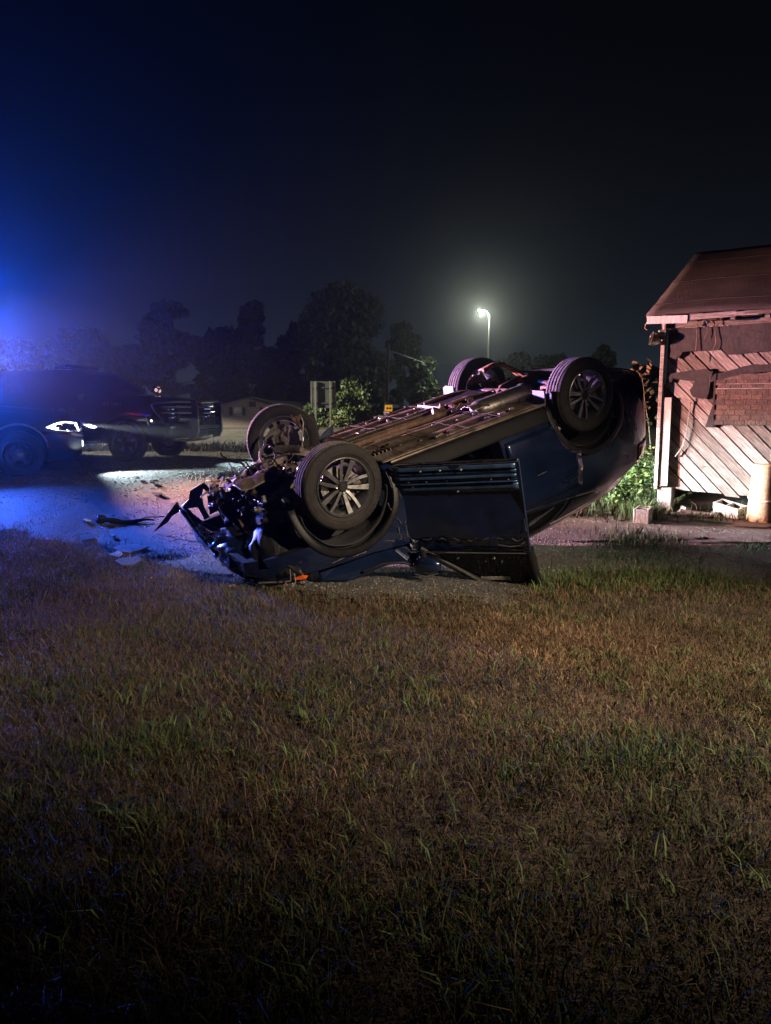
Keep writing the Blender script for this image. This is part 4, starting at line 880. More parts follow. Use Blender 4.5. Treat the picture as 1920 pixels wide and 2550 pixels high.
# ------------------------------------------------------------------ police vehicles
M['blue_dome'] = glass_mat('blue_light_dome', (.25, .4, 1.)); M['red_dome'] = glass_mat('red_light_dome', (1., .3, .25))
M['blue_on'] = emis('lit_blue_led', (.02, .12, 1.), 60); M['red_on'] = emis('lit_red_led', (1., .08, .03), 30); M['white_on'] = emis('lit_headlamp', (.85, .95, 1.), 5)
M['reflection_glow'] = emis('glowing_reflection', (.35, .5, 1.), .55)  # faint glow in place of blue-white reflections on the truck's front
M['decal'] = mat('grey_reflective_decal', (.10, .11, .14), .35, .2, .1, 6)
M['steel_black'] = mat('black_powder_coat', (.016, .016, .018), .35, .2, .2, 10)
M['gray_wheel'] = mat('black_steel_wheel', (.02, .02, .022), .45, .5, .25, 12)
def text_mesh(s, size):
    c = bpy.data.curves.new('text', 'FONT'); c.body = s; c.size = size; c.extrude = .002; c.align_x = 'CENTER'; c.align_y = 'CENTER'; c.space_character = 1.1
    o = bpy.data.objects.new('text', c); COL.objects.link(o); bpy.context.view_layer.update()
    me = bpy.data.meshes.new_from_object(o.evaluated_get(bpy.context.evaluated_depsgraph_get())); bpy.data.objects.remove(o); return me
def decal_text(parent, s, size, x, y, z, rz=0, m=None):
    o = link_mesh('lettering', text_mesh(s, size), m or M['decal'], parent); o.location = (x, y, z); o.rotation_euler = (R_(90), 0, rz); return o
def vehicle_common(root, S, wf, wr, wy, R, rim, style, arch, win_rows, cutz=.40):
    b = obj('body', S.mesh(), [M['black_paint'], M['liner']], None, ang=35); cs = []
    for x in (wf, wr):
        for s in (1, -1): cs.append(cyl_cutter(x, s * (wy - .32), s * (wy + .5), R + .03, arch, M['liner']))
    boolean(b, cs); b.data.polygons.foreach_set('use_smooth', [True] * len(b.data.polygons)); b.data.set_sharp_from_angle(angle=R_(35)); b.parent = root
    for x in (wf, wr):
        for s in (1, -1): make_wheel(root, (x, s * wy, R), s, R, .26, rim, style, spin=.3 * x, rimmat=M['gray_wheel'])
    for poly, nm in win_rows:
        for s in (1, -1):
            g_ = MB(); g_.prism(poly, lambda a, c: (a, s * (S.half(a, c) + .003), c), lambda a, c: (a, s * (S.half(a, c) + .008), c)); obj(nm, g_, M['black_paint'] if False else M['dark_glass'], root)
    return b
M['dark_glass'] = mat('dark_window_glass', (.006, .008, .012), .06, 0, 0, coat=1.)
def light_bar(root, x, z, half, lit, tilt=0):
    e = empty('light_bar', (x, 0, z), 0, root); e.rotation_euler = (0, tilt, 0)
    b = MB(); b.box((0, 0, 0), (.28, 2 * half, .035)); obj('base', b, M['steel_black'], e, bevel=.01)
    n = 8
    for k in range(n):
        y = -half + half * 2 * (k + .5) / n; blue = k < n / 2; w_ = half * 2 / n - .008
        d = MB(); pr = [(-.13, .018), (.13, .018), (.12, .075), (.09, .09), (-.09, .09), (-.12, .075)]; d.prism(pr, lambda a, c, y=y: (a, y - w_ / 2, c), lambda a, c, y=y: (a, y + w_ / 2, c))
        o = obj('lens', d, M['blue_dome' if blue else 'red_dome'], e)
        if lit:
            q = MB(); q.box((.02, y, .045), (.12, w_ * .6, .03)); obj('led', q, M['blue_on' if blue else 'red_on'], e)
    f = MB(); f.box((0, half + .02, .035), (.22, .04, .06)); obj('end_cap', f, M['steel_black'], e, bevel=.01)
    f = MB(); f.box((0, -half - .02, .035), (.22, .04, .06)); obj('end_cap', f, M['steel_black'], e, bevel=.01)
    for s in (1, -1):
        f = MB(); f.box((0, s * half * .7, -.05), (.08, .04, .09)); obj('foot', f, M['steel_black'], e)
    return e

# --- patrol SUV at the left edge, seen from its right side
PH = R_(25.0); pz = gzf(-7.4, 12.2)
patrol = empty('patrol_suv', (-7.62, 12.1, pz), PH); tag(patrol, 'black patrol suv cut by the left edge, white headlamp lit', 'police car')
PS = Shell([(-2.48, .45, .6, .66, .74, .92, .70, 1.0, .55), (-2.35, .36, .76, .72, .90, 1.10, .82, 1.40, .56), (-2.1, .30, .86, .78, .95, 1.12, .90, 1.66, .60), (-1.45, .25, .90, .80, .975, 1.10, .93, 1.72, .63), (-.3, .24, .90, .78, .965, 1.08, .935, 1.75, .64),
            (.35, .24, .90, .78, .965, 1.07, .935, 1.70, .64), (.75, .24, .90, .78, .965, 1.07, .93, 1.44, .68), (1.12, .24, .90, .78, .965, 1.06, .93, 1.17, .78), (1.5, .24, .90, .80, .97, 1.04, .92, 1.13, .78), (2.0, .25, .88, .78, .96, 1.0, .89, 1.09, .76),
            (2.3, .28, .82, .74, .91, .96, .82, 1.03, .70), (2.46, .34, .70, .66, .80, .88, .72, .93, .60)], 56)
vehicle_common(patrol, PS, 1.5, -1.48, .82, .372, .23, 'steel', .435, [([(.62, 1.12), (-.30, 1.12), (-.30, 1.60), (.05, 1.60), (.38, 1.44)], 'side_window'), ([(-.38, 1.12), (-1.25, 1.14), (-1.2, 1.56), (-.38, 1.61)], 'side_window'), ([(-1.33, 1.15), (-1.95, 1.18), (-1.8, 1.50), (-1.28, 1.56)], 'side_window')])
ws = MB(); ws.grid(lambda u, v: (1.10 - .78 * v + .03 * (1 - (2 * u - 1) ** 2), (2 * u - 1) * (.76 - .16 * v), 1.185 + .50 * v), 10, 6); obj('windscreen', ws, M['dark_glass'], patrol, ang=60, solid=.006)
for s in (1, -1):
    for wx in (1.5, -1.48):
        ar = MB()
        def fa(u, v, wx=wx, s=s):
            a = R_(8 + 172 * u); r = .438 + .030 * v; x = wx + r * math.cos(a); z = .402 + r * math.sin(a); return (x, s * (PS.half(x, z) + .012 - .02 * (v < .1)), z)
        ar.grid(fa, 30, 3); obj('arch_trim', ar, M['steel'] if wx > 0 else M['plastic'], patrol, ang=60, solid=.012)
    mk = MB(); mk.grid(lambda u, v: (1.5 + (.452 + .02 * v) * math.cos(R_(6 + 20 * u)), s * (PS.half(1.93, .52) + .022), .402 + (.452 + .02 * v) * math.sin(R_(6 + 20 * u))), 8, 2); obj('side_marker', mk, M['red_lens'], patrol, solid=.01)
    # headlamp: pointed housing swept back along the fender, clear cover, lit reflector
    poly = [(1.92, .80), (2.02, .85), (2.12, .882), (2.22, .895), (2.39, .872), (2.41, .80), (2.43, .735), (2.26, .735), (2.06, .758)]
    hl = MB(); hl.prism(poly, lambda a, c: (a, s * (PS.half(a, c) + .004), c), lambda a, c: (a, s * (PS.half(a, c) + .012), c)); h_ = obj('headlamp', hl, M['white_on'] if s < 0 else M['white_on'], patrol)
    for q, (a, c) in enumerate(((2.10, .825), (2.32, .83))):
        hb = MB(); hb.prism([(a - .05, c - .022), (a + .03, c - .03), (a + .045, c + .025), (a - .01, c + .03)], lambda a, c: (a, s * (PS.half(a, c) + .013), c), lambda a, c: (a, s * (PS.half(a, c) + .018), c)); obj('reflector', hb, M['alloy_dark'], h_)
    mi = MB(); mi.ball((.66, s * 1.06, 1.16), (.10, .12, .08), 12, 8); obj('mirror', mi, M['black_paint'], patrol, ang=60)
gr = MB(); gr.box((2.44, 0, .74), (.06, 1.1, .20)); obj('grille', gr, M['plastic'], patrol, bevel=.02)
for k in range(5):
    gb = MB(); gb.box((2.49, 0, .50 + .045 * k), (.03, 1.2, .012)); obj('grille_bar', gb, M['steel_black'], patrol)
sd = MB(); sd.tube(PS.line(-1, [(.72, .30), (.72, .7), (.70, 1.06)], .002), .004, 5); obj('door_seam', sd, M['plastic'], patrol)
hd = MB(); hd.tube(PS.line(-1, [(-.05, .98), (-.15, .985), (-.25, .98)], .03), .012, 6); obj('handle', hd, M['steel_black'], patrol)
decal_text(patrol, 'POLICE', .30, -.25, -PS.half(-.2, .72) - .006, .70)
light_bar(patrol, .22, 1.79, .58, True)
tr = MB(); tr.box((.42, -.70, 1.862), (.60, .62, .012)); obj('added_beacon_baffle', tr, M['steel_black'], patrol, bevel=.004)      # added baffle, out of view, keeps the beacon's light off the ground nearby
lamp('blue_beacon', 'SPOT', (.44, -.52, 1.905), BLUE_W, (.012, .10, 1.), patrol, .025, (.3, -5., 3.0), 132, 1.)
lamp('blue_front_beacon', 'SPOT', (.44, -.10, 1.92), BLUE_W * .42, (.05, .15, 1.), patrol, .06, (4.0, -6.2, 1.25), 44, .8)
mb_ = MB(); mb_.box((.72, -1.16, 1.14), (.05, .10, .05)); obj('added_blue_emitter', mb_, M['blue_on'], patrol, bevel=.01)  # added glowing box, out of view, for the blue fill below
lamp('added_blue_fill', 'SPOT', (.78, -1.22, 1.14), BLUE_W * .055, (.04, .13, 1.), patrol, .03, (.9, -5., .9), 125, 1.)  # blue fill added to tint the ground and air at the left edge
lamp('red_beacon', 'SPOT', (.44, .20, 1.92), RED_W, (1., .42, .32), patrol, .06, (7.5, -7.5, 1.6), 54, 1.)
for s in (1, -1):
    fg = MB(); fg.lathe([(.001, .03), (.05, .02), (.055, 0), (.05, -.02)], 16); o = obj('added_fill_lens', fg, M['white_on'], patrol, ang=50); o.location = (2.46, s * .62, .52); o.rotation_euler = (0, 0, R_(-90))  # added lit discs that give the driveway fill a visible source
    if s < 0: lamp('added_fill_beam', 'SPOT', (2.56, s * .62, .52), HEAD_W * .038, (.74, .93, 1.), patrol, .04, (5.6, s * .62 - 2.4, -.15), 98, 1.)  # fill added to widen the headlamp pool on the driveway
    # low beam: lamp in a shallow slot, upper lip sets the cut-off, lower lip keeps light off the near ground
    for nm, z0, z1 in (('beam_upper_lip', .845, .818), ('beam_lower_lip', .785, .797)):
        vz = MB(); vz.add([(2.53, s * .66 - .10, z0), (2.53, s * .66 + .10, z0), (2.69, s * .66 + .20, z1), (2.69, s * .66 - .26, z1)], [(0, 1, 2, 3)]); obj(nm, vz, M['black'], patrol, solid=.003)
    lamp('headlamp_beam', 'SPOT', (2.55, s * .66, .82), HEAD_W, (.80, .94, 1.), patrol, .010, (8.0, s * .66 - 3.9, .62), 52, .6)

# --- big police truck behind it with push bumper, facing right
TH = R_(-12.0); tz = gzf(-5.5, 15.6)
truck = empty('police_truck', (-6.89, 16.7, tz), TH); tag(truck, 'tall black police truck with steel push bumper standing behind the patrol suv', 'police truck')
TS = Shell([(-2.75, .60, .8, .80, .94, 1.15, .90, 1.25, .70), (-2.6, .50, .90, .84, 1.0, 1.24, .95, 1.80, .70), (-2.3, .42, .93, .88, 1.02, 1.26, .96, 1.88, .72), (-1.2, .38, .95, .90, 1.03, 1.26, .97, 1.92, .74), (.2, .38, .95, .90, 1.03, 1.26, .97, 1.94, .74), (.60, .38, .95, .90, 1.03, 1.26, .97, 1.90, .74),
            (.95, .38, .95, .90, 1.03, 1.26, .97, 1.66, .78), (1.30, .38, .95, .90, 1.03, 1.26, .965, 1.43, .86), (1.75, .38, .95, .92, 1.04, 1.25, .96, 1.40, .86), (2.3, .40, .95, .92, 1.03, 1.22, .95, 1.36, .86), (2.6, .44, .93, .90, 1.0, 1.16, .92, 1.29, .84), (2.74, .52, .88, .84, .95, 1.06, .88, 1.16, .80)], 56)
vehicle_common(truck, TS, 1.75, -1.55, .86, .405, .26, 'five', .47, [([(.95, 1.31), (-.10, 1.31), (-.10, 1.80), (.40, 1.80), (.72, 1.62)], 'side_window'), ([(-.20, 1.31), (-1.15, 1.31), (-1.15, 1.78), (-.20, 1.80)], 'side_window'), ([(-1.25, 1.31), (-2.35, 1.32), (-2.3, 1.75), (-1.25, 1.78)], 'side_window')])
ws = MB(); ws.grid(lambda u, v: (1.30 - .68 * v, (2 * u - 1) * (.84 - .14 * v), 1.445 + .44 * v), 8, 6); obj('windscreen', ws, M['dark_glass'], truck, ang=60, solid=.006)
for s in (1, -1):
    ar = MB()
    def ft_(u, v, s=s):
        a = R_(5 + 175 * u); r = .47 + .05 * v; x = 1.75 + r * math.cos(a); z = .435 + r * math.sin(a); return (x, s * (TS.half(x, z) + .020 - .03 * (v < .1)), z)
    ar.grid(ft_, 30, 3); obj('arch_trim', ar, M['plastic'], truck, ang=60, solid=.012)
    rw = MB(); rw.lathe([(.262, .125), (.268, .13), (.274, .125)], 48); o = obj('wheel_lip', rw, M['alloy'], truck, ang=60, solid=.006); o.location = (1.75, s * .865, .405); o.rotation_euler = (0, 0, 0 if s > 0 else math.pi)
    mk = MB(); mk.grid(lambda u, v: (2.285 + .03 * u + .05 * (1 - v), s * (TS.half(2.3, .9) + .012), .76 + .16 * v), 3, 3); obj('side_marker', mk, M['red_lens'], truck, solid=.01)
    lp = MB(); lp.box((2.66, s * .80, 1.02), (.20, .30, .26), (0, 0, s * -.35)); h_ = obj('headlamp', lp, M['clear'], truck, bevel=.03)
    q = MB(); q.box((2.63, s * .80, 1.02), (.14, .24, .20), (0, 0, s * -.35)); obj('reflector', q, M['chrome'], h_, bevel=.02)
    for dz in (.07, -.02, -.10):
        q = MB(); q.box((2.765, s * .80, 1.02 + dz), (.02, .20, .014), (0, 0, s * -.35)); obj('reflection_bar', q, M['reflection_glow'], h_)  # bars that imitate reflections by glowing
    q = MB(); q.ball((2.40, s * (TS.half(2.4, .86) + .01), .86), (.022, .012, .022), 8, 6); obj('marker_bulb', q, M['white_on'], h_, ang=60)
    # the beam: lamp under a sloping cut-off visor
    vz = MB(); vz.add([(2.86, s * .80 - .14, .945), (2.86, s * .80 + .14, .945), (3.02, s * .80 + .24, .918), (3.02, s * .80 - .24, .918)], [(0, 1, 2, 3)]); obj('lamp_visor', vz, M['steel_black'], truck, solid=.004)
    vz = MB(); vz.box((2.845, s * .80, .93), (.01, .28, .06)); obj('lamp_back', vz, M['chrome'], truck)
    lamp('headlamp_beam', 'SPOT', (2.88, s * .80, .925), HEAD_W * .07, (.66, .93, 1.), truck, .012, (9.0, s * .80 - 1.0, .30), 75, .9)
    mi = MB(); mi.ball((.98, s * 1.20, 1.40), (.09, .13, .14), 12, 8); obj('mirror', mi, M['black_paint'], truck, ang=60)
# bonnet, lettering, lamp on a stalk
decal_text(truck, 'POLICE', .34, .05, -TS.half(0, .98) - .006, .97)
decal_text(truck, 'K9 UNIT', .12, 1.55, -TS.half(1.6, 1.19) - .008, 1.20)
sl = MB(); sl.tube([(1.95, .10, 1.38), (1.95, .10, 1.44)], .015, 6); so = obj('spotlamp', sl, M['steel_black'], truck)
sl = MB(); sl.ball((1.95, .10, 1.50), (.07, .085, .075), 14, 10); obj('bowl', sl, emis('dim_spotlamp_glass', (1., .62, .55), .9), so, ang=60)
for k in range(5):
    sl = MB(); sl.box((1.93, .035 + .033 * k, 1.50), (.165, .008, .15), (0, .4, 0)); obj('guard_bar', sl, M['steel_black'], so)
light_bar(truck, .10, 1.95, .60, False)
# front: grille, bumper, skid pan
gr = MB(); gr.box((2.72, 0, 1.0), (.08, 1.25, .34)); obj('grille', gr, M['plastic'], truck, bevel=.02)
for k in range(5):
    gb = MB(); gb.box((2.775, 0, .87 + .065 * k), (.02, 1.2, .014)); obj('grille_bar', gb, M['alloy'] if k % 2 == 0 else M['steel_black'], truck)
bp = MB(); bp.grid(lambda u, v: (2.90 - .22 * abs(2 * u - 1) ** 3, (2 * u - 1) * .98, .50 + .24 * v), 18, 3); obj('bumper', bp, M['steel_black'], truck, ang=60, solid=.05)
lw = MB(); lw.tube([(2.80, -.85, .47), (2.86, -.4, .44), (2.87, .4, .44), (2.80, .85, .47)], .03, 8); obj('skid_bar', lw, M['alloy'], truck, ang=60)
# push bumper: two flat uprights, cross tubes, headlamp hoops
for s in (1, -1):
    up = MB(); pr = [(2.98, .46), (3.14, .50), (3.20, .62), (3.20, 1.16), (3.15, 1.28), (3.02, 1.30), (3.05, 1.20), (3.07, .70)]; up.prism(pr, lambda a, c: (a, s * .60, c), lambda a, c: (a, s * .545, c)); u_ = obj('push_bar_upright', up, M['steel_black'], truck, bevel=.01)
    ed = MB(); ed.tube([(3.02, s * .575, 1.31), (3.15, s * .575, 1.295), (3.21, s * .575, 1.16), (3.21, s * .575, .62), (3.14, s * .575, .49)], .016, 8); obj('upright_edge', ed, M['alloy'], u_, ang=60)
    br = MB(); br.box((2.95, s * .57, .60), (.22, .04, .16)); obj('push_bar_mount', br, M['steel_black'], truck)
    lp = MB(); lp.tube([(3.06, s * .60, 1.24), (2.95, s * .86, 1.24), (2.78, s * 1.05, 1.235), (2.52, s * 1.10, 1.225), (2.45, s * 1.105, 1.17), (2.52, s * 1.10, 1.06), (2.70, s * 1.07, .84)], .020, 8); obj('headlamp_hoop', lp, M['alloy'], truck, ang=60)
    for dz in (1.14, 1.02):
        lp = MB(); lp.tube([(3.08, s * .60, dz), (2.92, s * .93, dz), (2.66, s * 1.08, dz)], .012, 6); obj('hoop_bar', lp, M['alloy'], truck, ang=60)
for z, r in ((1.255, .022), (1.02, .012), (.90, .014), (.72, .030), (.64, .012)):
    cb = MB(); cb.tube([(3.14, -.57, z), (3.17, -.3, z), (3.17, .3, z), (3.14, .57, z)], r, 8); obj('push_bar_tube', cb, M['alloy'] if r > .015 else M['steel_black'], truck, ang=60)
for k in range(7):
    cb = MB(); cb.box((3.145, -.42 + .14 * k, .82), (.012, .012, .34)); obj('push_bar_rod', cb, M['steel_black'], truck)
tx = MB(); tx.tube(TS.line(-1, [(1.05, .45), (1.05, .9), (1.03, 1.25)], .002), .004, 5); obj('door_seam', tx, M['plastic'], truck)
rb = MB(); rb.tube([(1.1, -.98, .40), (0, -1.0, .39), (-1.0, -.98, .40)], .035, 8); obj('side_step', rb, M['steel_black'], truck, ang=60)
# ------------------------------------------------------------------ old shed at the right
random.seed(33)
SH = R_(-33.0)                                  # the front wall runs to the right and towards the viewer
shed = empty('shed', (3.86, 10.42, gzf(3.86, 10.42)), SH); tag(shed, 'derelict wooden shed with diagonal plank wall, torn tar paper and sagging roof', 'shed')
WL, DEP, EH, RH = 4.6, 5.4, 2.78, 3.96          # wall length, depth, eave height, ridge height; local x along the wall, y into the shed
def wood(name, c1, c2, sx=(1, 1, 1)):
    return mat(name, c1, .88, 0, .3, 4, bump=.6, bscale=16, col2=c2, detail=12, stretch=sx)
woods = [wood('weathered_board_%d' % k, c, d, (1.2, 1, 14)) for k, (c, d) in enumerate([((.10, .075, .062), (.43, .39, .36)), ((.07, .052, .043), (.32, .28, .25)), ((.14, .11, .095), (.50, .46, .43)), ((.06, .043, .035), (.25, .205, .18))])]
M['tar'] = mat('torn_tar_paper', (.022, .019, .020), .85, 0, .4, 8, bump=.3, bscale=22, col2=(.045, .038, .038))
M['roofing'] = mat('old_roll_roofing', (.022, .019, .019), .9, 0, .35, 2.2, bump=.5, bscale=45, col2=(.058, .048, .046), detail=9.)
M['white_board'] = mat('flaking_white_board', (.50, .46, .43), .75, 0, .25, 6, bump=.3, bscale=20, col2=(.62, .60, .57), stretch=(6, 6, .6))
M['block'] = mat('concrete_block', (.27, .26, .245), .92, 0, .25, 10, bump=.4, bscale=40, col2=(.37, .355, .335))
M['dirt'] = mat('bare_dirt', (.085, .065, .050), .95, 0, .4, 6, bump=.5, bscale=30)
def bottom(x): return .36 - .12 * smooth(.5, 1.5, x) + .05 * (float(N1(x * 9, 2)) - .5)     # rotten lower edge
# sheathing behind the planks so no light leaks through, side and back walls
sw = MB(); sw.box((WL / 2, .06, (EH + .42) / 2 + .05), (WL - .06, .03, EH - .50)); obj('sheathing', sw, M['tar'], shed)
for nm, c, d in (('side_wall', (.03, DEP / 2, 1.32), (.05, DEP - .1, 2.4)), ('side_wall', (WL - .03, DEP / 2, 1.32), (.05, DEP - .1, 2.4)), ('back_wall', (WL / 2, DEP, 1.32), (WL, .05, 2.4))):
    b = MB(); b.box(c, d); obj(nm, b, woods[1], shed)
for x in (.03, WL - .03):
    b = MB(); b.prism([(0, 2.5), (DEP, 2.5), (DEP / 2, RH - .12)], lambda a, c: (x - .02, a, c), lambda a, c: (x + .02, a, c)); obj('gable', b, woods[1], shed)
# diagonal planks, each clipped to the wall
PWD = .135
def clip(poly, f):
    out = []
    for i in range(len(poly)):
        p, q = poly[i], poly[(i + 1) % len(poly)]; a, b = f(p), f(q)
        if a >= 0: out.append(p)
        if (a >= 0) != (b >= 0): t = a / (a - b); out.append((p[0] + (q[0] - p[0]) * t, p[1] + (q[1] - p[1]) * t))
    return out
dirv = Vector((math.cos(R_(-46)), math.sin(R_(-46)))); nrm = Vector((-dirv.y, dirv.x))
k0 = -3; npl = 0
for k in range(-4, 60):
    off = k * PWD * 1.02
    o0 = Vector((0, 0)) + nrm * off
    cut_at = random.choice([None, None, random.uniform(.8, 3.5)])
    segs = [(-6, 8)] if cut_at is None else [(-6, cut_at), (cut_at + .008, 8)]
    for t0, t1 in segs:
        gap = random.uniform(.006, .018)
        a = o0 + dirv * t0; b = o0 + dirv * t1; c = b + nrm * (PWD - gap); d_ = a + nrm * (PWD - gap)
        poly = [tuple(q) for q in (a, b, c, d_)]
        for f in (lambda p: p[0] - .02, lambda p: WL - .02 - p[0], lambda p: p[1] - bottom(p[0]), lambda p: EH - .16 - p[1]): poly = clip(poly, f) if len(poly) > 2 else poly
        if len(poly) < 3: continue
        ar = 0.5 * abs(sum(poly[i][0] * poly[(i + 1) % len(poly)][1] - poly[(i + 1) % len(poly)][0] * poly[i][1] for i in range(len(poly))))
        if ar < .004: continue
        y0 = -.002 + random.uniform(-.008, .006); mb = MB()
        mid = o0 + dirv * 1.5
        R2 = Matrix(((dirv.x, dirv.y), (nrm.x, nrm.y)))          # to plank frame so the grain runs along it
        cx = sum(p[0] for p in poly) / len(poly); cz = sum(p[1] for p in poly) / len(poly)
        q = [((p[0] - cx) * dirv.x + (p[1] - cz) * dirv.y, (p[0] - cx) * nrm.x + (p[1] - cz) * nrm.y) for p in poly]
        warp = random.uniform(-.006, .006)
        mb.prism(q, lambda u, v: (u, 0 + warp * u, v), lambda u, v: (u, .020 + warp * u, v))
        o = obj('plank', mb, random.choice(woods), shed, bevel=.002); o.location = (cx, y0, cz); o.rotation_euler = (0, -R_(-46), 0); npl += 1
# rusty nail heads
for k in range(60):
    x, z = random.uniform(.1, 2.6), random.uniform(.45, 2.0); nb = MB(); nb.lathe([(.001, -.004), (.006, -.003), (.006, .004)], 6); o = obj('nail', nb, M['rust'], shed); o.location = (x, -.010, z)
# corner boards
b = MB(); b.box((-.035, -.02, 1.55), (.05, .10, 2.42)); obj('corner_board', b, woods[2], shed, bevel=.004)
b = MB(); b.box((.055, -.040, 1.0), (.125, .028, 1.22), (0, .0, 0)); obj('trim_board', b, M['white_board'], shed, bevel=.004)
b = MB(); b.tube([(-.005, -.045, 2.50), (-.02, -.05, 2.0), (-.03, -.045, 1.62)], .008, 6); obj('conduit', b, M['rust'], shed)
# torn tar paper sheets lying on the planks
def paper(pts, lift=.020, name='tar_paper'):
    mb = MB(); mb.prism(pts, lambda a, c: (a, -.010 - lift - .006 * float(N1(a * 6, c * 6)), c), lambda a, c: (a, -.014 - lift - .012 * float(N1(a * 6, c * 6)), c)); return obj(name, mb, M['tar'], shed)
def ragged(pts, n=5, amp=.02):
    out = []
    for i in range(len(pts)):
        p, q = pts[i], pts[(i + 1) % len(pts)]
        for j in range(n): t = j / n; out.append((p[0] + (q[0] - p[0]) * t + (random.uniform(-amp, amp) if j else 0), p[1] + (q[1] - p[1]) * t + (random.uniform(-amp, amp) if j else 0)))
    return out
paper(ragged([(.06, 2.15), (.14, 2.12), (.22, 2.22), (.72, 2.24), (.78, 2.16), (1.35, 2.18), (1.42, 2.23), (1.50, 2.21), (2.4, 2.19), (2.5, 2.52), (1.2, 2.54), (.06, 2.53)], 4, .014))
paper(ragged([(.03, 1.82), (.10, 1.81), (.12, 1.87), (.40, 1.83), (.34, 1.71), (.40, 1.61), (.56, 1.59), (.62, 1.95), (.52, 1.99), (.28, 1.96), (.08, 1.93)], 3, .012))
paper(ragged([(.60, 1.81), (1.05, 1.91), (1.55, 1.93), (2.6, 1.99), (2.6, 2.07), (1.5, 2.05), (1.0, 2.01), (.64, 1.91)], 4, .012), .034)
paper(ragged([(1.62, 1.64), (2.5, 1.61), (2.5, 1.99), (1.62, 1.99)], 4, .012), .022)
paper([(.56, 1.21), (.66, 1.21), (.67, 1.55), (.63, 1.47)], .024)
# boarded window: mineral-felt panel in moulded courses with torn felt at its top
M['felt1'] = mat('felt_brick_a', (.075, .055, .048), .9, 0, .4, 40, bump=.4, bscale=60, col2=(.15, .105, .085)); M['felt2'] = mat('felt_brick_b', (.06, .046, .042), .9, 0, .4, 40, bump=.4, bscale=60, col2=(.12, .085, .07)); M['felt3'] = mat('felt_brick_c', (.10, .07, .055), .9, 0, .4, 40, bump=.4, bscale=60, col2=(.19, .13, .10))
pan = MB(); pan.box((1.12, -.045, 1.58), (.92, .02, .66)); bw = obj('boarded_window', pan, mat('brick_pattern_felt', (.085, .062, .052), .9, 0, .4, 30, bump=.4, bscale=50, col2=(.17, .12, .095)), shed)
for r in range(9):
    for c in range(7):
        b = MB(); x = .675 + .128 * c + (.06 if r % 2 else 0); 
        if x > 1.52: continue
        b.box((x + .055, -.060, 1.28 + .066 * r), (min(.124, 1.575 - x), .006 + random.uniform(0, .004), .061)); obj('felt_brick', b, random.choice([M['felt1'], M['felt2'], M['felt3']]) if 'felt1' in M else bw.data.materials[0], bw, bevel=.004)
for nm, c, d in (('frame', (.655, -.05, 1.58), (.02, .03, .68)), ('frame', (1.595, -.05, 1.55), (.022, .03, .86))):
    b = MB(); b.box(c, d); obj(nm, b, M['tar'], bw)
for z in (1.72, 1.78):
    b = MB(); b.box((1.12, -.066, z), (.90, .012, .014)); obj('lath', b, woods[2], bw)
# top plate, rafters and the gaps between them
b = MB(); b.box((WL / 2, -.005, EH - .20), (WL, .03, .07)); obj('top_plate', b, woods[3], shed)
for k in range(12):
    x = .42 + .40 * k
    if x > WL: break
    b = MB(); b.box((x + .02, .9, EH + .9 * (RH - EH) / (DEP / 2) - .055), (.06, 2.4, .09), (math.atan2(RH - EH, DEP / 2), 0, 0)); obj('rafter', b, woods[1], shed)
    b = MB(); b.box((x + .22, .0, EH - .09), (.23 + .04 * random.random(), .02, .10)); obj('blocking_board', b, random.choice(woods), shed)
# roof: two slopes with a sagging, broken eave
sl = (RH - EH) / (DEP / 2)
def roof(side):
    mb = MB()
    def fn(u, v):
        x = -.22 + (WL + .5) * u; y = -.30 + (DEP / 2 + .30) * v; z = EH - .02 + sl * y + .03 * math.sin(3 * u * 3.1) * (1 - v) - .05 * v * (1 - v) - .035 * math.exp(-((u - .55) / .2) ** 2) * v
        z += .012 * (float(N1(u * 20, v * 12)) - .5); y2 = y if side == 0 else DEP - y
        return (x, y2, z + .06)
    mb.grid(fn, 40, 16); return mb
obj('roof', roof(0), M['roofing'], shed, ang=50, solid=.035); obj('roof', roof(1), M['roofing'], shed, ang=50, solid=.035)
for k in range(3):      # lapped courses of roll roofing
    v = (k + .4) / 3; y = -.30 + (DEP / 2 + .30) * v; b = MB()
    b.grid(lambda u, w_: (-.23 + (WL + .5) * u, y - .01 + .03 * w_, EH - .02 + sl * (y + .03 * w_) + .03 * math.sin(3 * u * 3.1) * (1 - v) - .05 * v * (1 - v) - .035 * math.exp(-((u - .55) / .2) ** 2) * v + .081 + .004 * float(N2(u * 30, k)) - .003 * w_), 40, 1); obj('roof_lap', b, M['roofing'], shed, solid=.004)
fz = EH - .02 + sl * -.30
b = MB(); b.box((.06, -.315, fz - .0), (.52, .025, .10), (0, .03, 0)); obj('fascia', b, M['white_board'], shed, bevel=.004)
b = MB(); b.box((.62, -.305, fz + .02), (.56, .022, .07), (0, -.02, 0)); obj('fascia', b, woods[0], shed, bevel=.004)
for x0, x1 in ((.7, 1.15), (1.0, 1.6), (1.7, 3.0)):
    b = MB(); b.box(((x0 + x1) / 2, -.318 - .004 * x0, fz + .015 + .01 * x0), (x1 - x0, .014, .045), (0, .02, 0)); obj('eave_strip', b, random.choice(woods), shed)
b = MB(); b.tube([(-.21, -.31, fz - .03), (-.225, -.30, fz - .09), (-.20, -.29, fz - .12), (-.18, -.28, fz - .08)], .010, 6); obj('bent_flashing', b, M['rust'], shed, ang=60)
for x, ln in ((.38, .55), (.62, .45), (.50, .25), (1.62, .30)):
    b = MB(); pts = [(x + .02 * (float(N1(t * 3, x * 9)) - .5) * 3, -.05 - .02 * t, EH - .15 - ln * t) for t in np.linspace(0, 1, 8)]; b.tube(pts, .004, 5); obj('hanging_string', b, M['rust'], shed)
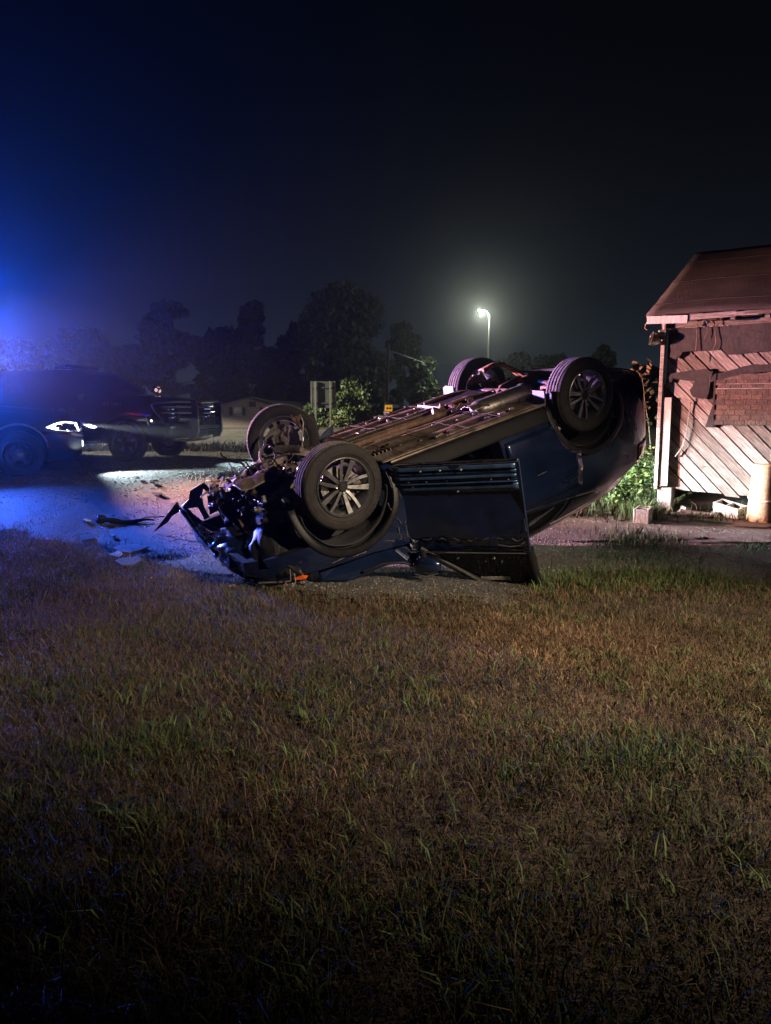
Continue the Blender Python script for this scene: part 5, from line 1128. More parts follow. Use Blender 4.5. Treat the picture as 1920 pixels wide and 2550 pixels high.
# root strand climbing the planks
b = MB(); b.tube([(.36, -.03, 1.60), (.33, -.03, 1.15), (.29, -.03, .95), (.20, -.03, .80)], .006, 5); obj('dead_vine', b, woods[0], shed)
# floodlight under the eave
fl = empty('floodlight'); fl.matrix_basis = shed.matrix_basis @ Matrix.Translation((-.07, -.06, 2.42)); tag(fl, 'small metal floodlight hanging below the left end of the shed eave', 'floodlight')
b = MB(); b.lathe([(.02, 0), (.05, .01), (.085, .07), (.09, .13), (.082, .132)], 18); o = obj('reflector', b, M['pan_metal'], fl, ang=50, solid=.004); o.rotation_euler = (R_(15), 0, R_(115)); o.location = (0, 0, -.04)
b = MB(); b.box((.03, 0, .06), (.11, .08, .09)); obj('housing', b, M['pan_metal'], fl, bevel=.012)
b = MB(); b.tube([(.03, 0, .10), (.03, 0, .16), (.06, .03, .17)], .012, 6); obj('bracket', b, M['steel'], fl)
b = MB(); b.ball((-.09, -.035, -.07), .03, 10, 6); obj('bulb', b, M['pale_plastic'], fl, ang=60)

def block_mesh(mb=None):
    mb = MB(); L, W_, H = .39, .19, .19
    mb.box((0, -W_ / 2 + .015, H / 2), (L, .03, H)); mb.box((0, W_ / 2 - .015, H / 2), (L, .03, H))
    for x in (-L / 2 + .015, 0, L / 2 - .015): mb.box((x, 0, H / 2), (.03, W_ - .06, H - .002))
    return mb
# block pier that carries the corner (part of the shed), blocks and rubble lying about
def shed_w(x, y): p = shed.matrix_basis @ Vector((x, y, 0)); return p.x, p.y
def thing_block(name, label, x, y, rx, ry, rz, dz=0, group='loose concrete blocks by the shed', sc=1.):
    o = obj(name, block_mesh(), M['block'], None, bevel=.006); o.location = (x, y, gzf(x, y) + dz); o.rotation_euler = (rx, ry, rz); o.scale = (sc, sc, sc); tag(o, label, 'concrete block', group); return o
b = MB(); b.box((.085, .05, .18), (.19, .20, .37)); obj('corner_pier', b, M['block'], shed, bevel=.008)
b = MB(); b.box((.03, .30, .18), (.16, .20, .37)); obj('corner_pier', b, M['block'], shed, bevel=.008)
p_ = at(1612, 1303, 9.5); thing_block('concrete_block', 'pale hollow concrete block standing alone in front of the shed corner', 3.34, 9.52, 0, 0, R_(62), .0)
x, y = shed_w(.95, -.12); thing_block('concrete_block', 'grey concrete block tipped over under the middle of the plank wall', x, y, R_(12), R_(8), R_(-62), .02)
x, y = shed_w(.30, .0)
for nm, lab, sx, sy, dims, rot in (('broken_board', 'rotten grey board lying in the gap below the planks', .58, -.10, (.62, .10, .05), (.1, .06, -.55)), ('rubble_stone', 'pale rubble stone beside the corner pier', .36, .02, (.13, .12, .10), (.2, .1, .4)),
                                   ('rubble_stone', 'brown rubble stone at the end of the fallen board', .78, -.16, (.14, .10, .07), (0, .3, .9)), ('broken_board', 'short tan board end on the dirt near the tipped block', 1.20, -.28, (.30, .09, .05), (0, .05, -.3)), ('broken_board', 'dark plank lying flat on the dirt below the shed corner', .55, -.34, (.66, .14, .04), (.05, -.02, -.5)),
                                   ('rubble_stone', 'small dark stone in front of the dark plank', .42, -.52, (.12, .10, .06), (0, 0, .4))):
    x, y = shed_w(sx, sy); b = MB(); b.box((0, 0, dims[2] / 2), dims, rot, .86); o = obj(nm, b, woods[3] if 'board' in nm else M['block'], None, bevel=.012); o.location = (x, y, gzf(x, y) + .01); tag(o, lab, 'board' if 'board' in nm else 'stone', 'rubble below the shed wall')
# thick log post with a string round it
pst = empty('log_post', (4.86, 9.42, gzf(4.86, 9.42))); tag(pst, 'thick round log post cut off flat, standing before the shed', 'post')
b = MB(); M['log'] = wood('split_log', (.24, .155, .085), (.42, .29, .17), (9, 9, 1.0))
b.lathe([(.001, 0), (.215, 0), (.205, .15), (.19, .45), (.178, .74), (.172, .755), (.001, .765)], 28, lambda i, j: .012 * (float(N1(j * .9, i * .6)) - .5)); o = obj('trunk', b, M['log'], pst, ang=50); o.rotation_euler = (R_(90), 0, 0)
b = MB(); b.tube([(.215 * math.cos(t) * .96, .215 * math.sin(t) * .96, .33 + .03 * math.sin(t + .5)) for t in np.linspace(2.6, 6.6, 24)], .008, 6); obj('string', b, M['white_board'], pst, ang=60)
# bare dirt apron in front of the shed
tag(sheet('dirt_apron', lambda x, y: in_poly(x + (N2(x * 4, y * 4) - .5) * .4, y + (N3(x * 4, y * 4) - .5) * .4, [shed_w(-.05, .5), shed_w(-.1, -.6), shed_w(.5, -.85), shed_w(5, -.9), shed_w(5, .5)]), 3, 9, 6, 11, .05, .014, M['dirt'], .012), kind='structure')
# flat slab edges of broken asphalt along the driveway
tag(sheet('asphalt_patch', lambda x, y: in_poly(x + (N2(x * 5, y * 5) - .5) * .3, y + (N3(x * 5, y * 5) - .5) * .3, [(1.9, 8.6), (3.3, 8.75), (4.4, 8.2), (4.2, 7.9), (3.0, 8.3), (2.0, 8.2)]), 1.5, 5, 7.5, 9, .04, .022, M['asphalt_old'], .012), kind='structure')

# ------------------------------------------------------------------ weeds and shrubs by the shed
M['leaf'] = mat('weed_leaf', (.1, .1, .05), .55, attr=True, spec=.4)
def leaf_cloud(n, pos, size, col, flat=.5):
    "n separate leaves (two triangles folded on the midrib)"
    a = RNG.random(n) * 6.283; tilt = RNG.normal(0, flat, n); L = size
    d = np.c_[np.cos(a) * np.cos(tilt), np.sin(a) * np.cos(tilt), np.sin(tilt)]; s_ = np.c_[-np.sin(a), np.cos(a), RNG.normal(0, .35, n)]; s_ /= np.linalg.norm(s_, axis=1)[:, None]
    up = np.cross(d, s_); w_ = .34 * L[:, None]; L = L[:, None]
    V = np.stack([pos, pos + d * L * .45 + s_ * w_ + up * L * .07, pos + d * L, pos + d * L * .45 - s_ * w_ + up * L * .07], 1)
    b = np.arange(n)[:, None] * 4; F = np.concatenate([b + np.array([0, 1, 2]), b + np.array([0, 2, 3])]); return V.reshape(-1, 3), F, np.repeat(col, 4, 0)
def shrub(name, label, cat, x, y, h, rx, nl, size, stems, col, group=None, lean=(0, 0)):
    z0 = gzf(x, y); root = empty(name, (x, y, z0)); tag(root, label, cat, group); st = MB(); tips = []
    for k in range(stems):
        a = random.random() * 6.28; r = rx * random.uniform(.3, 1) * .6; top = Vector((math.cos(a) * r + lean[0], math.sin(a) * r + lean[1], h * random.uniform(.75, 1)))
        pts = [Vector((top.x * t * t * .9 + .02 * random.uniform(-1, 1) * (t > 0), top.y * t * t * .9, top.z * t)) for t in np.linspace(0, 1, 6)]; st.tube(pts, [.008 * (1 - .6 * t) for t in np.linspace(0, 1, 6)], 5); tips.append(pts)
    obj('stem', st, M['stem'], root, ang=60)
    P = []
    for i in range(nl):
        pts = random.choice(tips); t = random.uniform(.18, 1) * 5; j = min(int(t), 4); f = t - j; p = pts[j] * (1 - f) + pts[j + 1] * f; P.append(p + Vector((random.gauss(0, rx * .22), random.gauss(0, rx * .22), random.gauss(0, h * .04))))
    P = np.array([tuple(p) for p in P]); P[:, 2] = np.maximum(P[:, 2], .02); c = np.array(col)[None] * RNG.uniform(.5, 1.4, (nl, 1)); V, F, C = leaf_cloud(nl, P, RNG.uniform(.6, 1.3, nl) * size, c)
    link_mesh('leaves', np_mesh('leaves', V, [F], C), M['leaf'], root); return root
M['stem'] = mat('pale_stem', (.085, .08, .045), .7, 0, .3, 10)
shrub('leafy_shrub', 'bright green leafy shrub squeezed against the shed corner', 'shrub', 3.80, 11.0, 1.0, .40, 520, .10, 9, (.085, .14, .035), 'shrubs at the shed corner')
shrub('leafy_shrub', 'low green shrub in front of the leafy shrub, nearest to the car tail', 'shrub', 3.42, 10.75, .52, .34, 320, .095, 8, (.075, .13, .035), 'shrubs at the shed corner')
tw = empty('tall_weed', (3.83, 10.98, gzf(3.83, 10.98))); tag(tw, 'tall leggy weed with rounded drying leaves beside the shed corner', 'weed')
b = MB(); stem_pts = [Vector((.16, 0, 0)), Vector((.12, .0, .6)), Vector((.04, .0, 1.2)), Vector((-.04, .0, 1.6)), Vector((-.10, .0, 1.95)), Vector((-.14, 0, 2.12))]; b.tube(stem_pts, [.007, .0065, .006, .005, .004, .002], 6); obj('stem', b, M['stem'], tw, ang=60)
b = MB(); b.tube([Vector((-.02, .05, 0)), Vector((-.10, .05, .5)), Vector((-.22, .04, .95)), Vector((-.28, .04, 1.15))], [.006, .005, .004, .002], 6); obj('stem', b, M['stem'], tw, ang=60)
P = []
for i in range(46):
    t = random.uniform(.42, 1) * 5; j = min(int(t), 4); f = t - j; p = stem_pts[j] * (1 - f) + stem_pts[j + 1] * f; P.append(tuple(p + Vector((random.gauss(0, .075), random.gauss(0, .05), random.gauss(0, .03)))))
P = np.array(P); hcol = smooth(1.1, 1.9, P[:, 2])[:, None]; c = (np.array([[.09, .12, .035]]) * (1 - hcol) + np.array([[.17, .12, .06]]) * hcol) * RNG.uniform(.7, 1.3, (len(P), 1))
V, F, C = leaf_cloud(len(P), P, RNG.uniform(.07, .13, len(P)), c, .9); link_mesh('leaves', np_mesh('leaves', V, [F], C), M['leaf'], tw)
# long grass tufts round block, post and wall foot
def tuft(label, x, y, n, h, spread, col):
    px = RNG.normal(x, spread, n); py = RNG.normal(y, spread, n); P = np.c_[px, py, gz(px, py)]
    o = blades('grass_tuft', P, RNG.uniform(.5, 1, n) * h, RNG.uniform(.006, .011, n), np.clip(RNG.normal(.6, .25, n), .1, 1.2), np.array(col)[None] * RNG.uniform(.6, 1.4, (n, 1))); tag(o, label, 'grass', kind='stuff')
tuft('long green grass tuft growing behind the standing block', 3.42, 9.85, 420, .34, .13, (.06, .105, .03))
x, y = shed_w(1.75, -.2); tuft('green grass tuft at the foot of the plank wall by the post', x, y, 300, .24, .16, (.06, .10, .03))
tuft('dark green weeds on the driveway edge in front of the block', 2.75, 8.2, 700, .14, .28, (.04, .085, .035))
tuft('ragged green clump on the driveway under the car tail', 2.5, 7.2, 600, .08, .32, (.04, .085, .035))
tuft('small grass clump in the cracked driveway', 3.9, 7.7, 160, .08, .16, (.05, .08, .035))
# ------------------------------------------------------------------ beyond the road
random.seed(44)
M['siding'] = mat('house_siding', (.30, .24, .22), .8, 0, .12, 3, bump=.1); M['shingle'] = mat('house_shingles', (.16, .165, .17), .85, 0, .2, 6, bump=.2)
M['shutter'] = mat('dark_shutter', (.03, .03, .035), .6, 0, .2, 6); M['pane'] = mat('dark_pane', (.05, .055, .06), .1, 0, .1, 3, coat=1.)
M['galv'] = mat('galvanised_steel', (.36, .37, .36), .45, .5, .15, 8); M['polewood'] = mat('pole_wood', (.17, .14, .11), .85, 0, .3, 4, bump=.3, stretch=(4, 4, .4))
M['bark'] = mat('bark', (.055, .045, .038), .9, 0, .4, 5, bump=.5, bscale=12)
HY = 78.0; hx, hz = (632 - 960) / 1850 * HY, gzf(-14, HY)
house = empty('house', (hx, HY, hz), R_(14)); tag(house, 'single storey gabled house with dark shutters beyond the road', 'house')
def base_z(py, Y): return CAM_H - (py - 1012) / 1850 * Y - hz
zr, ze = base_z(989, HY), base_z(1008, HY); W2 = 3.4
b = MB(); b.prism([(-W2, 0), (W2, 0), (W2, ze), (0, zr - .1), (-W2, ze)], lambda a, c: (a, 0, c), lambda a, c: (a, 11, c)); wl = obj('wall', b, M['siding'], house)
for s in (-1, 1):
    b = MB(); b.add([(0, -.4, zr), (s * (W2 + .5), -.4, ze - .25), (s * (W2 + .5), 11.4, ze - .25), (0, 11.4, zr)], [(0, 1, 2, 3)]); obj('roof', b, M['shingle'], house, solid=.12)
b = MB(); b.box((W2 + 3.0, 7.4, ze * .46), (6.2, 6.6, ze * .92)); obj('wing', b, M['siding'], house)
b = MB(); b.add([(W2, 3.6, ze - .35), (W2 + 6.6, 3.6, ze - .35), (W2 + 5.2, 7.4, zr - .55), (W2 - 3, 7.4, zr - .25)], [(0, 1, 2, 3)]); obj('roof', b, M['shingle'], house, solid=.1)
b = MB(); b.add([(W2 + 6.6, 3.6, ze - .35), (W2 + 6.6, 11, ze - .35), (W2 + 5.2, 7.4, zr - .55)], [(0, 1, 2)]); obj('roof', b, M['shingle'], house, solid=.1)
def window(x, z, w_, h_, y=-.02):
    f = MB(); f.box((x, y, z), (w_, .06, h_)); fo = obj('window', f, M['white_panel'], house)
    g_ = MB(); g_.box((x, y - .035, z), (w_ - .12, .02, h_ - .12)); obj('pane', g_, M['pane'], fo)
    for s in (-1, 1):
        g_ = MB(); g_.box((x + s * (w_ / 2 + .20), y - .02, z), (.32, .04, h_)); obj('shutter', g_, M['shutter'], fo)
wz = base_z(1024, HY); window(-1.55, wz, .9, .85); window(1.55, wz, .9, .85)
b = MB(); b.box((0, -.02, zr - .75), (.7, .05, .55)); obj('gable_vent', b, M['shutter'], house)
# trees: trunk, limbs and a crown of separate leaf clusters
def tree(label, px, Y, top_py, wpx, col, base_py=None, blobs=26, nl=7000, ls=.34, shape='round', trunk=.35, group='trees beyond the road', gap=.0, name='broadleaf_tree', seed=0):
    rs = np.random.default_rng(seed + int(px)); nl = int(nl * 1.5); x = (px - 960) / 1850 * Y; z0 = gzf(x, Y); H = CAM_H + (1012 - top_py) / 1850 * Y - z0; Wd = wpx / 1850 * Y / 2
    root = empty(name, (x, Y, z0)); tag(root, label, 'tree', group); t = MB()
    lean = rs.normal(0, .03 * H); t.tube([(0, 0, -.3), (lean * .3, 0, H * .3), (lean * .7, 0, H * .6), (lean, 0, H * .88)], [trunk, trunk * .8, trunk * .5, trunk * .12], 8)
    cs = []
    for k in range(blobs):
        u = (k + .5) / blobs; a = rs.random() * 6.283
        if shape == 'round': h_ = .30 + .66 * u; rad = Wd * (math.sin(math.pi * min(1, max(0, (h_ - .16) / .86))) ** .6) * math.sqrt(rs.random()) * .80; br = Wd * rs.uniform(.24, .38)
        elif shape == 'pine': h_ = .34 + .62 * u; rad = Wd * (1.02 - .72 * max(0, (h_ - .45)) / .55) * rs.uniform(.25, .95); br = Wd * rs.uniform(.16, .26)
        else: h_ = .08 + .84 * u; rad = Wd * (1.05 - .85 * h_) * math.sqrt(rs.random()); br = Wd * rs.uniform(.22, .36)
        c = Vector((rad * math.cos(a), rad * math.sin(a), h_ * H)); br *= 1.25; c.z = min(c.z, H - br * (.55 if shape != 'pine' else .3)); cs.append((c, br))
        j = c.z * (.72 if shape == 'round' else .93); t.tube([(lean * j / H, 0, j), tuple(c * .55 + Vector((0, 0, j)) * .45 - Vector((0, 0, .0))), tuple(c)], [trunk * .22, trunk * .12, trunk * .04], 5, cap=False)
    obj('trunk', t, M['bark'], root, ang=60)
    w_ = np.array([b_ ** 2 for _, b_ in cs]); w_ /= w_.sum(); idx = rs.choice(len(cs), nl, p=w_)
    C = np.array([tuple(c) for c, _ in cs])[idx]; B = np.array([b_ for _, b_ in cs])[idx]; d = rs.normal(size=(nl, 3)); d /= np.linalg.norm(d, axis=1)[:, None]; rr = rs.random(nl) ** .40
    fl = np.array([1, 1, .42 if shape == 'pine' else .75]); P = C + d * (B * rr)[:, None] * fl
    keep = P[:, 2] < H; P = P[keep]; nl = len(P); a = rs.random(nl) * 6.28; s_ = ls * rs.uniform(.5, 1.3, nl)[:, None]
    e1 = np.c_[np.cos(a), np.sin(a), rs.normal(0, .5, nl)]; e2 = np.c_[-np.sin(a) * .5, np.cos(a) * .5, rs.normal(0, .8, nl)]
    V = np.stack([P - e1 * s_ * .5, P + e2 * s_ * .45, P + e1 * s_ * .55, P - e2 * s_ * .4], 1).reshape(-1, 3); F = np.arange(nl * 4).reshape(-1, 4)
    cc = np.array(col)[None] * rs.uniform(.55, 1.45, (nl, 1)); link_mesh('crown', np_mesh('crown', V, [F], np.repeat(cc, 4, 0)), M['leaf'], root); return root
G1, G2 = (.045, .06, .025), (.04, .052, .024)
tree('tall pine with flat layered boughs behind the police truck', 437, 74, 755, 200, (.035, .05, .03), blobs=40, nl=9000, ls=.42, shape='pine', trunk=.34, name='pine_tree')
tree('big spreading tree towering over the roadside sign', 862, 88, 722, 225, G1, blobs=46, nl=15000, ls=.42, trunk=.5)
tree('narrow upright tree between the pine and the big spreading tree', 628, 92, 760, 112, G2, blobs=22, nl=7000, ls=.42)
tree('dark rounded tree filling the gap behind the house', 560, 96, 822, 150, G2, blobs=26, nl=7000, ls=.45)
tree('lower tree left of the big spreading tree', 730, 94, 812, 130, G2, blobs=24, nl=7000, ls=.45)
tree('tree at the right shoulder of the big spreading tree', 1000, 90, 806, 100, G1, blobs=22, nl=6000, ls=.42)
tree('small conical tree right of the utility pole', 1058, 70, 890, 120, G1, blobs=24, nl=6500, ls=.34, shape='cone')
tree('dark tree behind the patrol suv roof', 215, 70, 826, 190, G2, blobs=26, nl=7000, ls=.42)
tree('dark tree at the far left edge', 60, 74, 850, 170, G2, blobs=24, nl=6000, ls=.42)
tree('dark low tree between the far left tree and the pine', 325, 80, 862, 130, G2, blobs=20, nl=5000, ls=.42)
tree('low dark tree behind the house roof', 680, 98, 870, 170, G2, blobs=24, nl=6000, ls=.5)
tree('dark tree under the canopy of the big spreading tree', 900, 84, 880, 190, G2, blobs=26, nl=7500, ls=.42)
tree('far tree behind the raised far rear wheel', 1275, 100, 884, 110, G2, blobs=20, nl=4500, ls=.5)
tree('far tree between the two raised rear wheels', 1370, 100, 886, 120, G2, blobs=20, nl=4500, ls=.5)
tree('round topped tree behind the near rear wheel', 1492, 88, 864, 84, G2, blobs=20, nl=5000, ls=.42)
tree('low far tree between the car tail and the shed', 1590, 100, 912, 110, G2, blobs=18, nl=4000, ls=.5)
tree('low dark tree hidden mostly by the shed corner', 1690, 96, 920, 120, G2, blobs=16, nl=3000, ls=.5)
tree('low far tree under the street lamp', 1170, 104, 905, 110, G2, blobs=18, nl=4000, ls=.5)
# pale green bushes in front, lit by the street lamp
tree('pale green bushy tree beside the back of the roadside sign', 888, 47, 936, 135, (.085, .12, .045), blobs=34, nl=9000, ls=.24, shape='cone', trunk=.12, group='bushes at the roadside', name='bushy_tree')
tree('pale green bush behind the legs of the roadside sign', 800, 49, 1006, 100, (.07, .105, .045), blobs=22, nl=5000, ls=.24, shape='cone', trunk=.08, group='bushes at the roadside', name='bushy_tree')
tree('low yellowish bush between the sign and the bushy tree', 850, 43, 1040, 90, (.12, .135, .05), blobs=18, nl=3500, ls=.20, shape='cone', trunk=.05, group='bushes at the roadside', name='low_bush')
tree('low dark bush by the foot of the utility pole', 955, 50, 1035, 60, (.05, .07, .035), blobs=14, nl=2500, ls=.2, shape='cone', trunk=.05, group='bushes at the roadside', name='low_bush')
# back of the big roadside sign
SY = 39.0; def_z = lambda py, Y: CAM_H - (py - 1012) / 1850 * Y
sgx = (806 - 960) / 1850 * SY; sgz = gzf(sgx, SY); sg = empty('road_sign', (sgx, SY, sgz), R_(-8)); tag(sg, 'grey back of a large road sign on two steel posts', 'road sign')
zt, zb_ = def_z(951, SY) - sgz, def_z(1016, SY) - sgz; hw = 30 / 1850 * SY
b = MB(); b.box((0, .05, (zt + zb_) / 2), (2 * hw, .01, zt - zb_)); obj('panel', b, mat('sign_back_aluminium', (.11, .115, .125), .55, .3, .12, 2), sg)
for x in (-hw * .62, hw * .62):
    b = MB(); b.box((x, -.02, zt / 2), (.09, .07, zt)); obj('post', b, M['galv'], sg)
for z in (zt - .33, zb_ + .25):
    b = MB(); b.box((0, .02, z), (2 * hw, .04, .05)); obj('stiffener', b, mat('dark_stiffener', (.09, .09, .095), .6, .3, .1), sg)
for x in (-hw, hw):
    b = MB(); b.box((x, .05, (zt + zb_) / 2), (.05, .03, zt - zb_)); obj('edge', b, M['galv'], sg)
b = MB(); b.box((hw * .84, .043, (zt + zb_) / 2), (.16, .004, zt - zb_ - .05)); obj('sign_edge_strip', b, mat('pale_strip', (.32, .33, .22), .6, 0, .5, 6), sg)
# yellow double arrow sign
AY = 52.0; ax = (968 - 960) / 1850 * AY; az = gzf(ax, AY); ar = empty('arrow_sign', (ax, AY, az)); tag(ar, 'small yellow warning sign with a black double arrow', 'road sign')
zc = def_z(1016.5, AY) - az; s_ = 9.0 / 1850 * AY
b = MB(); b.box((0, 0, zc), (2 * s_, .01, 2 * s_ * .88)); ap = obj('panel', b, mat('reflective_yellow', (.75, .36, .012), .45, 0, .05, 3), ar, bevel=.01)
aw = s_ * .78; th = s_ * .17; hh = s_ * .45
b = MB(); b.prism([(-aw, 0), (-aw * .45, hh), (-aw * .45, th), (aw * .45, th), (aw * .45, hh), (aw, 0), (aw * .45, -hh), (aw * .45, -th), (-aw * .45, -th), (-aw * .45, -hh)], lambda a, c: (a, -.008, zc + c), lambda a, c: (a, -.012, zc + c)); obj('double_arrow', b, M['black'], ap)
b = MB(); b.box((0, .03, (zc + s_) / 2), (.05, .05, zc + s_)); obj('post', b, M['galv'], ar)
# utility pole, wires
UY = 58.0; ux = (965 - 960) / 1850 * UY; uz = gzf(ux, UY); up = empty('utility_pole', (ux, UY, uz)); tag(up, 'leaning wooden utility pole carrying three wires', 'utility pole')
ut = def_z(860, UY) - uz
b = MB(); b.tube([(-.18, 0, -.2), (-.06, 0, ut * .5), (.06, 0, ut)], [.17, .15, .12], 10); obj('pole', b, M['polewood'], up, ang=60)
b = MB(); b.box((.05, 0, ut - .35), (.10, .9, .10)); obj('crossarm', b, M['polewood'], up)
wm = mat('wire', (.03, .03, .03), .5, 0, .1)
for k, (dz, py) in enumerate(((-.25, 838), (-.7, 848), (-1.1, 856))):
    b = MB(); A_ = Vector((ux + .05, UY, uz + ut + dz)); B_ = at(300, py - 10, 80); pts = [A_.lerp(B_, t) - Vector((0, 0, 3.2 * t * (1 - t))) for t in np.linspace(0, 1, 24)]; b.tube([p - Vector((ux, UY, uz)) for p in pts], .022, 5); obj('wire', b, wm, up)
b = MB(); b.tube([Vector((.06, 0, ut - .5)), Vector((3.0, 3, ut - 1.3)), Vector((12, 6, ut - 1.7))], .02, 5); obj('wire', b, wm, up)
# street lamp beyond the road: the bright light over the car
def street_lamp(label, base, height, reach, power, col, bulb, cone=False, aimdir=(-1, 0)):
    z0 = gzf(*base); r = empty('street_lamp', (base[0], base[1], z0)); tag(r, label, 'street lamp', 'street lamps'); d = Vector((aimdir[0], aimdir[1], 0)).normalized()
    b = MB(); b.tube([(0, 0, 0), (0, 0, height * .6), (0, 0, height - .4), tuple(d * .25 + Vector((0, 0, height - .05))), tuple(d * reach + Vector((0, 0, height + .02)))], [.12, .09, .075, .05, .04], 10); obj('pole', b, M['galv'], r, ang=60)
    h_ = d * (reach + .25); b = MB(); b.box((h_.x, h_.y, height + .06), (.60, .28, .10), (0, 0, math.atan2(d.y, d.x))); obj('lamp_head', b, M['galv'], r, bevel=.04)
    b = MB(); b.ball((h_.x, h_.y, height - .06), (bulb, bulb, bulb * .8), 14, 8); obj('bulb', b, emis('lit_street_bulb', col, 160), r, ang=60)
    lp_ = (h_.x, h_.y, height - .06 - bulb - .05)
    if cone: lamp('street_light', 'SPOT', lp_, power, col, r, .1, (lp_[0], lp_[1], 0), cone, .04)
    else: lamp('street_light', 'POINT', lp_, power, col, r, .1)
    return r
LY = 66.0; lx = (1212 - 960) / 1850 * LY; lz = def_z(782, LY) - gzf(lx, LY)
street_lamp('lit street lamp far beyond the overturned car', (lx, LY), lz, .75 - .25, STREET_W, (.92, 1., .80), .16)
# floodlight on a pole behind the viewer's right, the warm light on the lawn
yl = empty('yard_light', (5.6, .6, gzf(5.6, .6))); tag(yl, 'warm floodlight on a steel pole outside the picture to the right', 'floodlight')
b = MB(); b.tube([(0, 0, 0), (0, 0, 4.1)], [.06, .045], 10); obj('pole', b, M['galv'], yl, ang=60)
b = MB(); b.box((-.10, .10, 4.15), (.26, .16, .12), (.5, 0, .8)); obj('lamp_head', b, M['galv'], yl, bevel=.02)
lamp('yard_beam', 'SPOT', (-.2, .2, 4.0), YARD_W, (1., .78, .54), yl, .08, (-4.6, 3.9, 0.), 56, 1.)
street_lamp('lit street lamp along the road outside the picture to the left', (-29.0, 37.5), 9.2, .8, 95000, (1., .90, .62), .05, 156, aimdir=(1, -.3))
# ------------------------------------------------------------------ debris on the ground
random.seed(55)
def debris(name, label, pts, m, thick=.01, curve=.0, cat='debris', lift=.012):
    "a curved fragment lying on the ground; outline in metres around its middle"
    P = [on(*q) for q in pts]; c = sum(P, Vector()) / len(P); root_z = gzf(c.x, c.y); n = len(P)
    mb = MB(); top = []; bot = []
    for i, p in enumerate(P):
        r = (p - c); h_ = lift + curve * math.cos(min(1.57, r.length * 6)) + random.uniform(0, .012); top.append(Vector((r.x, r.y, h_ + thick))); bot.append(Vector((r.x, r.y, h_)))
    ct = Vector((0, 0, lift + curve + thick)); cb = Vector((0, 0, lift + curve))
    vs = top + bot + [ct, cb]; fs = [(i, (i + 1) % n, 2 * n) for i in range(n)] + [((i + 1) % n + n, i + n, 2 * n + 1) for i in range(n)] + [(i, i + n, (i + 1) % n + n, (i + 1) % n) for i in range(n)]
    mb.add(vs, fs); o = obj(name, mb, m, None, ang=40); o.location = (c.x, c.y, root_z); tag(o, label, cat, 'crash debris on the ground'); return o
grey = mat('grey_trim_plastic', (.13, .125, .12), .5, 0, .25, 10); black = M['plastic']; pale = M['pale_plastic']
debris('trim_fragment', 'curved grey trim fragment with pointed end lying left of the wreck', [(282, 1372), (300, 1364), (340, 1362), (372, 1372), (350, 1380), (322, 1384), (300, 1382)], grey, .012, .035)
debris('trim_fragment', 'smaller curved grey trim fragment nearest to the lawn', [(286, 1410), (310, 1402), (346, 1398), (352, 1408), (330, 1418), (302, 1418)], grey, .012, .035)
debris('trim_fragment', 'pale triangular shard beside the curved grey fragment', [(272, 1390), (298, 1378), (306, 1388), (296, 1394)], pale, .008, .015)
debris('lens_fragment', 'small white plastic shard left of the long black strip', [(205, 1302), (214, 1298), (222, 1302), (228, 1306), (214, 1308)], M['white_panel'], .01, .02)
debris('metal_scrap', 'small dark scrap on the driveway near the police truck', [(337, 1196), (345, 1195), (348, 1199), (340, 1201)], black, .02, .03)
debris('metal_scrap', 'dark angular scrap on the driveway above the torn bumper', [(371, 1206), (380, 1204), (386, 1212), (374, 1214)], black, .02, .04)
debris('metal_scrap', 'dark bent scrap between the driveway and the torn bumper', [(378, 1234), (392, 1232), (404, 1242), (396, 1244), (382, 1240)], black, .02, .03)
debris('lens_fragment', 'pale sliver on the bright part of the driveway', [(372, 1197), (388, 1196), (390, 1199), (376, 1200)], pale, .006, .01)
debris('lens_fragment', 'small pale chip on the driveway behind the torn bumper', [(514, 1199), (522, 1198), (525, 1203), (516, 1204)], pale, .006, .01)
debris('metal_scrap', 'small stone-like scrap on the dirt left of the wreck', [(276, 1342), (284, 1340), (288, 1346), (279, 1348)], grey, .02, .02)
debris('dark_leafy_scrap', 'dark scrap lying at the lawn edge on the left', [(196, 1340), (230, 1340), (236, 1350), (204, 1354)], black, .01, .03)
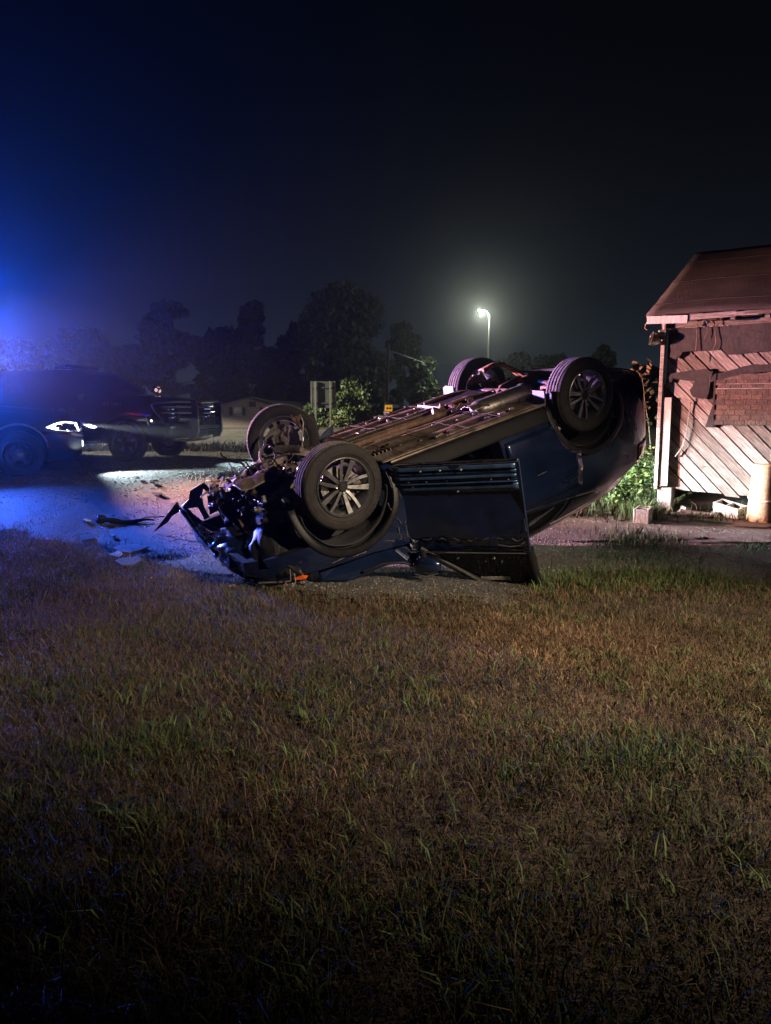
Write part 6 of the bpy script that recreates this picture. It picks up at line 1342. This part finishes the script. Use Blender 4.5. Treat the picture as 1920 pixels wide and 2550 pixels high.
# many tiny fragments nobody could tell apart
for k in range(70):
    px, py = random.gauss(430, 130), random.gauss(1330, 70)
    if not (60 < px < 640 and 1190 < py < 1470): continue
    c = on(px, py); r = random.uniform(.008, .028); b = MB(); q = [Vector((random.uniform(-r, r), random.uniform(-r, r), random.uniform(0, r * .8))) for _ in range(4)]
    b.add(q, [(0, 1, 2), (0, 2, 3), (0, 3, 1), (1, 3, 2)]); o = obj('fragment', b, [black, grey, pale, M['clear'] if False else M['chrome']][k % 4], None); o.location = c + Vector((0, 0, .012)); tag(o, 'tiny broken fragment on the ground left of the wreck', 'fragment', 'tiny crash fragments')
# long black strip lying on the ground in front of the torn bumper
st = empty('bumper_strip', on(310, 1306)); tag(st, 'long black bumper strip lying on the dirt beside the torn bumper', 'debris', 'crash debris on the ground')
A_, B_ = on(240, 1306), on(385, 1304); o0 = Vector(st.location); b = MB()
pts = [A_.lerp(B_, t) - o0 + Vector((0, 0, .035 + .02 * math.sin(9 * t))) for t in np.linspace(0, 1, 12)]; b.tube(pts, [.02, .045, .03, .038, .042, .036, .04, .034, .026, .018, .012, .008], 6); obj('strip', b, black, st, ang=50)
b = MB(); b.box(pts[1] + Vector((0, 0, .02)), (.10, .08, .07), (.3, .2, .5)); obj('clip_end', b, black, st, bevel=.01)
b = MB(); b.tube([pts[8], pts[9] + Vector((0, .05, .02)), pts[11] + Vector((.12, .03, .04))], .006, 5); obj('wire', b, black, st)
# strip and wire by the crushed nose
for nm, lab, pp in (('loose_strip', 'thin pale strip lying in the grass below the crushed nose', [(570, 1470), (590, 1464), (618, 1456)]), ('loose_strip', 'thin dark twig-like strip in the grass under the amber marker', [(735, 1478), (752, 1484), (770, 1480)])):
    P = [on(*q, .03) for q in pp]; o = empty(nm, P[1]); tag(o, lab, 'debris', 'crash debris on the ground'); b = MB(); b.tube([p - P[1] for p in P], [.006, .012, .005], 6); obj('strip', b, grey if 'pale' in lab else black, o, ang=60)

# ------------------------------------------------------------------ night haze: one closed box of even, thin air
hz_ = MB(); hz_.box((0, 45, 10.5), (260, 190, 28)); hm = bpy.data.materials.new('night_haze'); hm.use_nodes = True; n = hm.node_tree; n.nodes.clear()
ho = n.nodes.new('ShaderNodeOutputMaterial'); pv = n.nodes.new('ShaderNodeVolumePrincipled'); pv.inputs['Color'].default_value = (.92, .94, .96, 1); pv.inputs['Density'].default_value = HAZE_DENSITY; pv.inputs['Anisotropy'].default_value = HAZE_G
n.links.new(pv.outputs[0], ho.inputs['Volume'])
hb_ = obj('haze', hz_, hm, None); tag(hb_, 'thin even night haze filling the air', 'haze', kind='stuff')
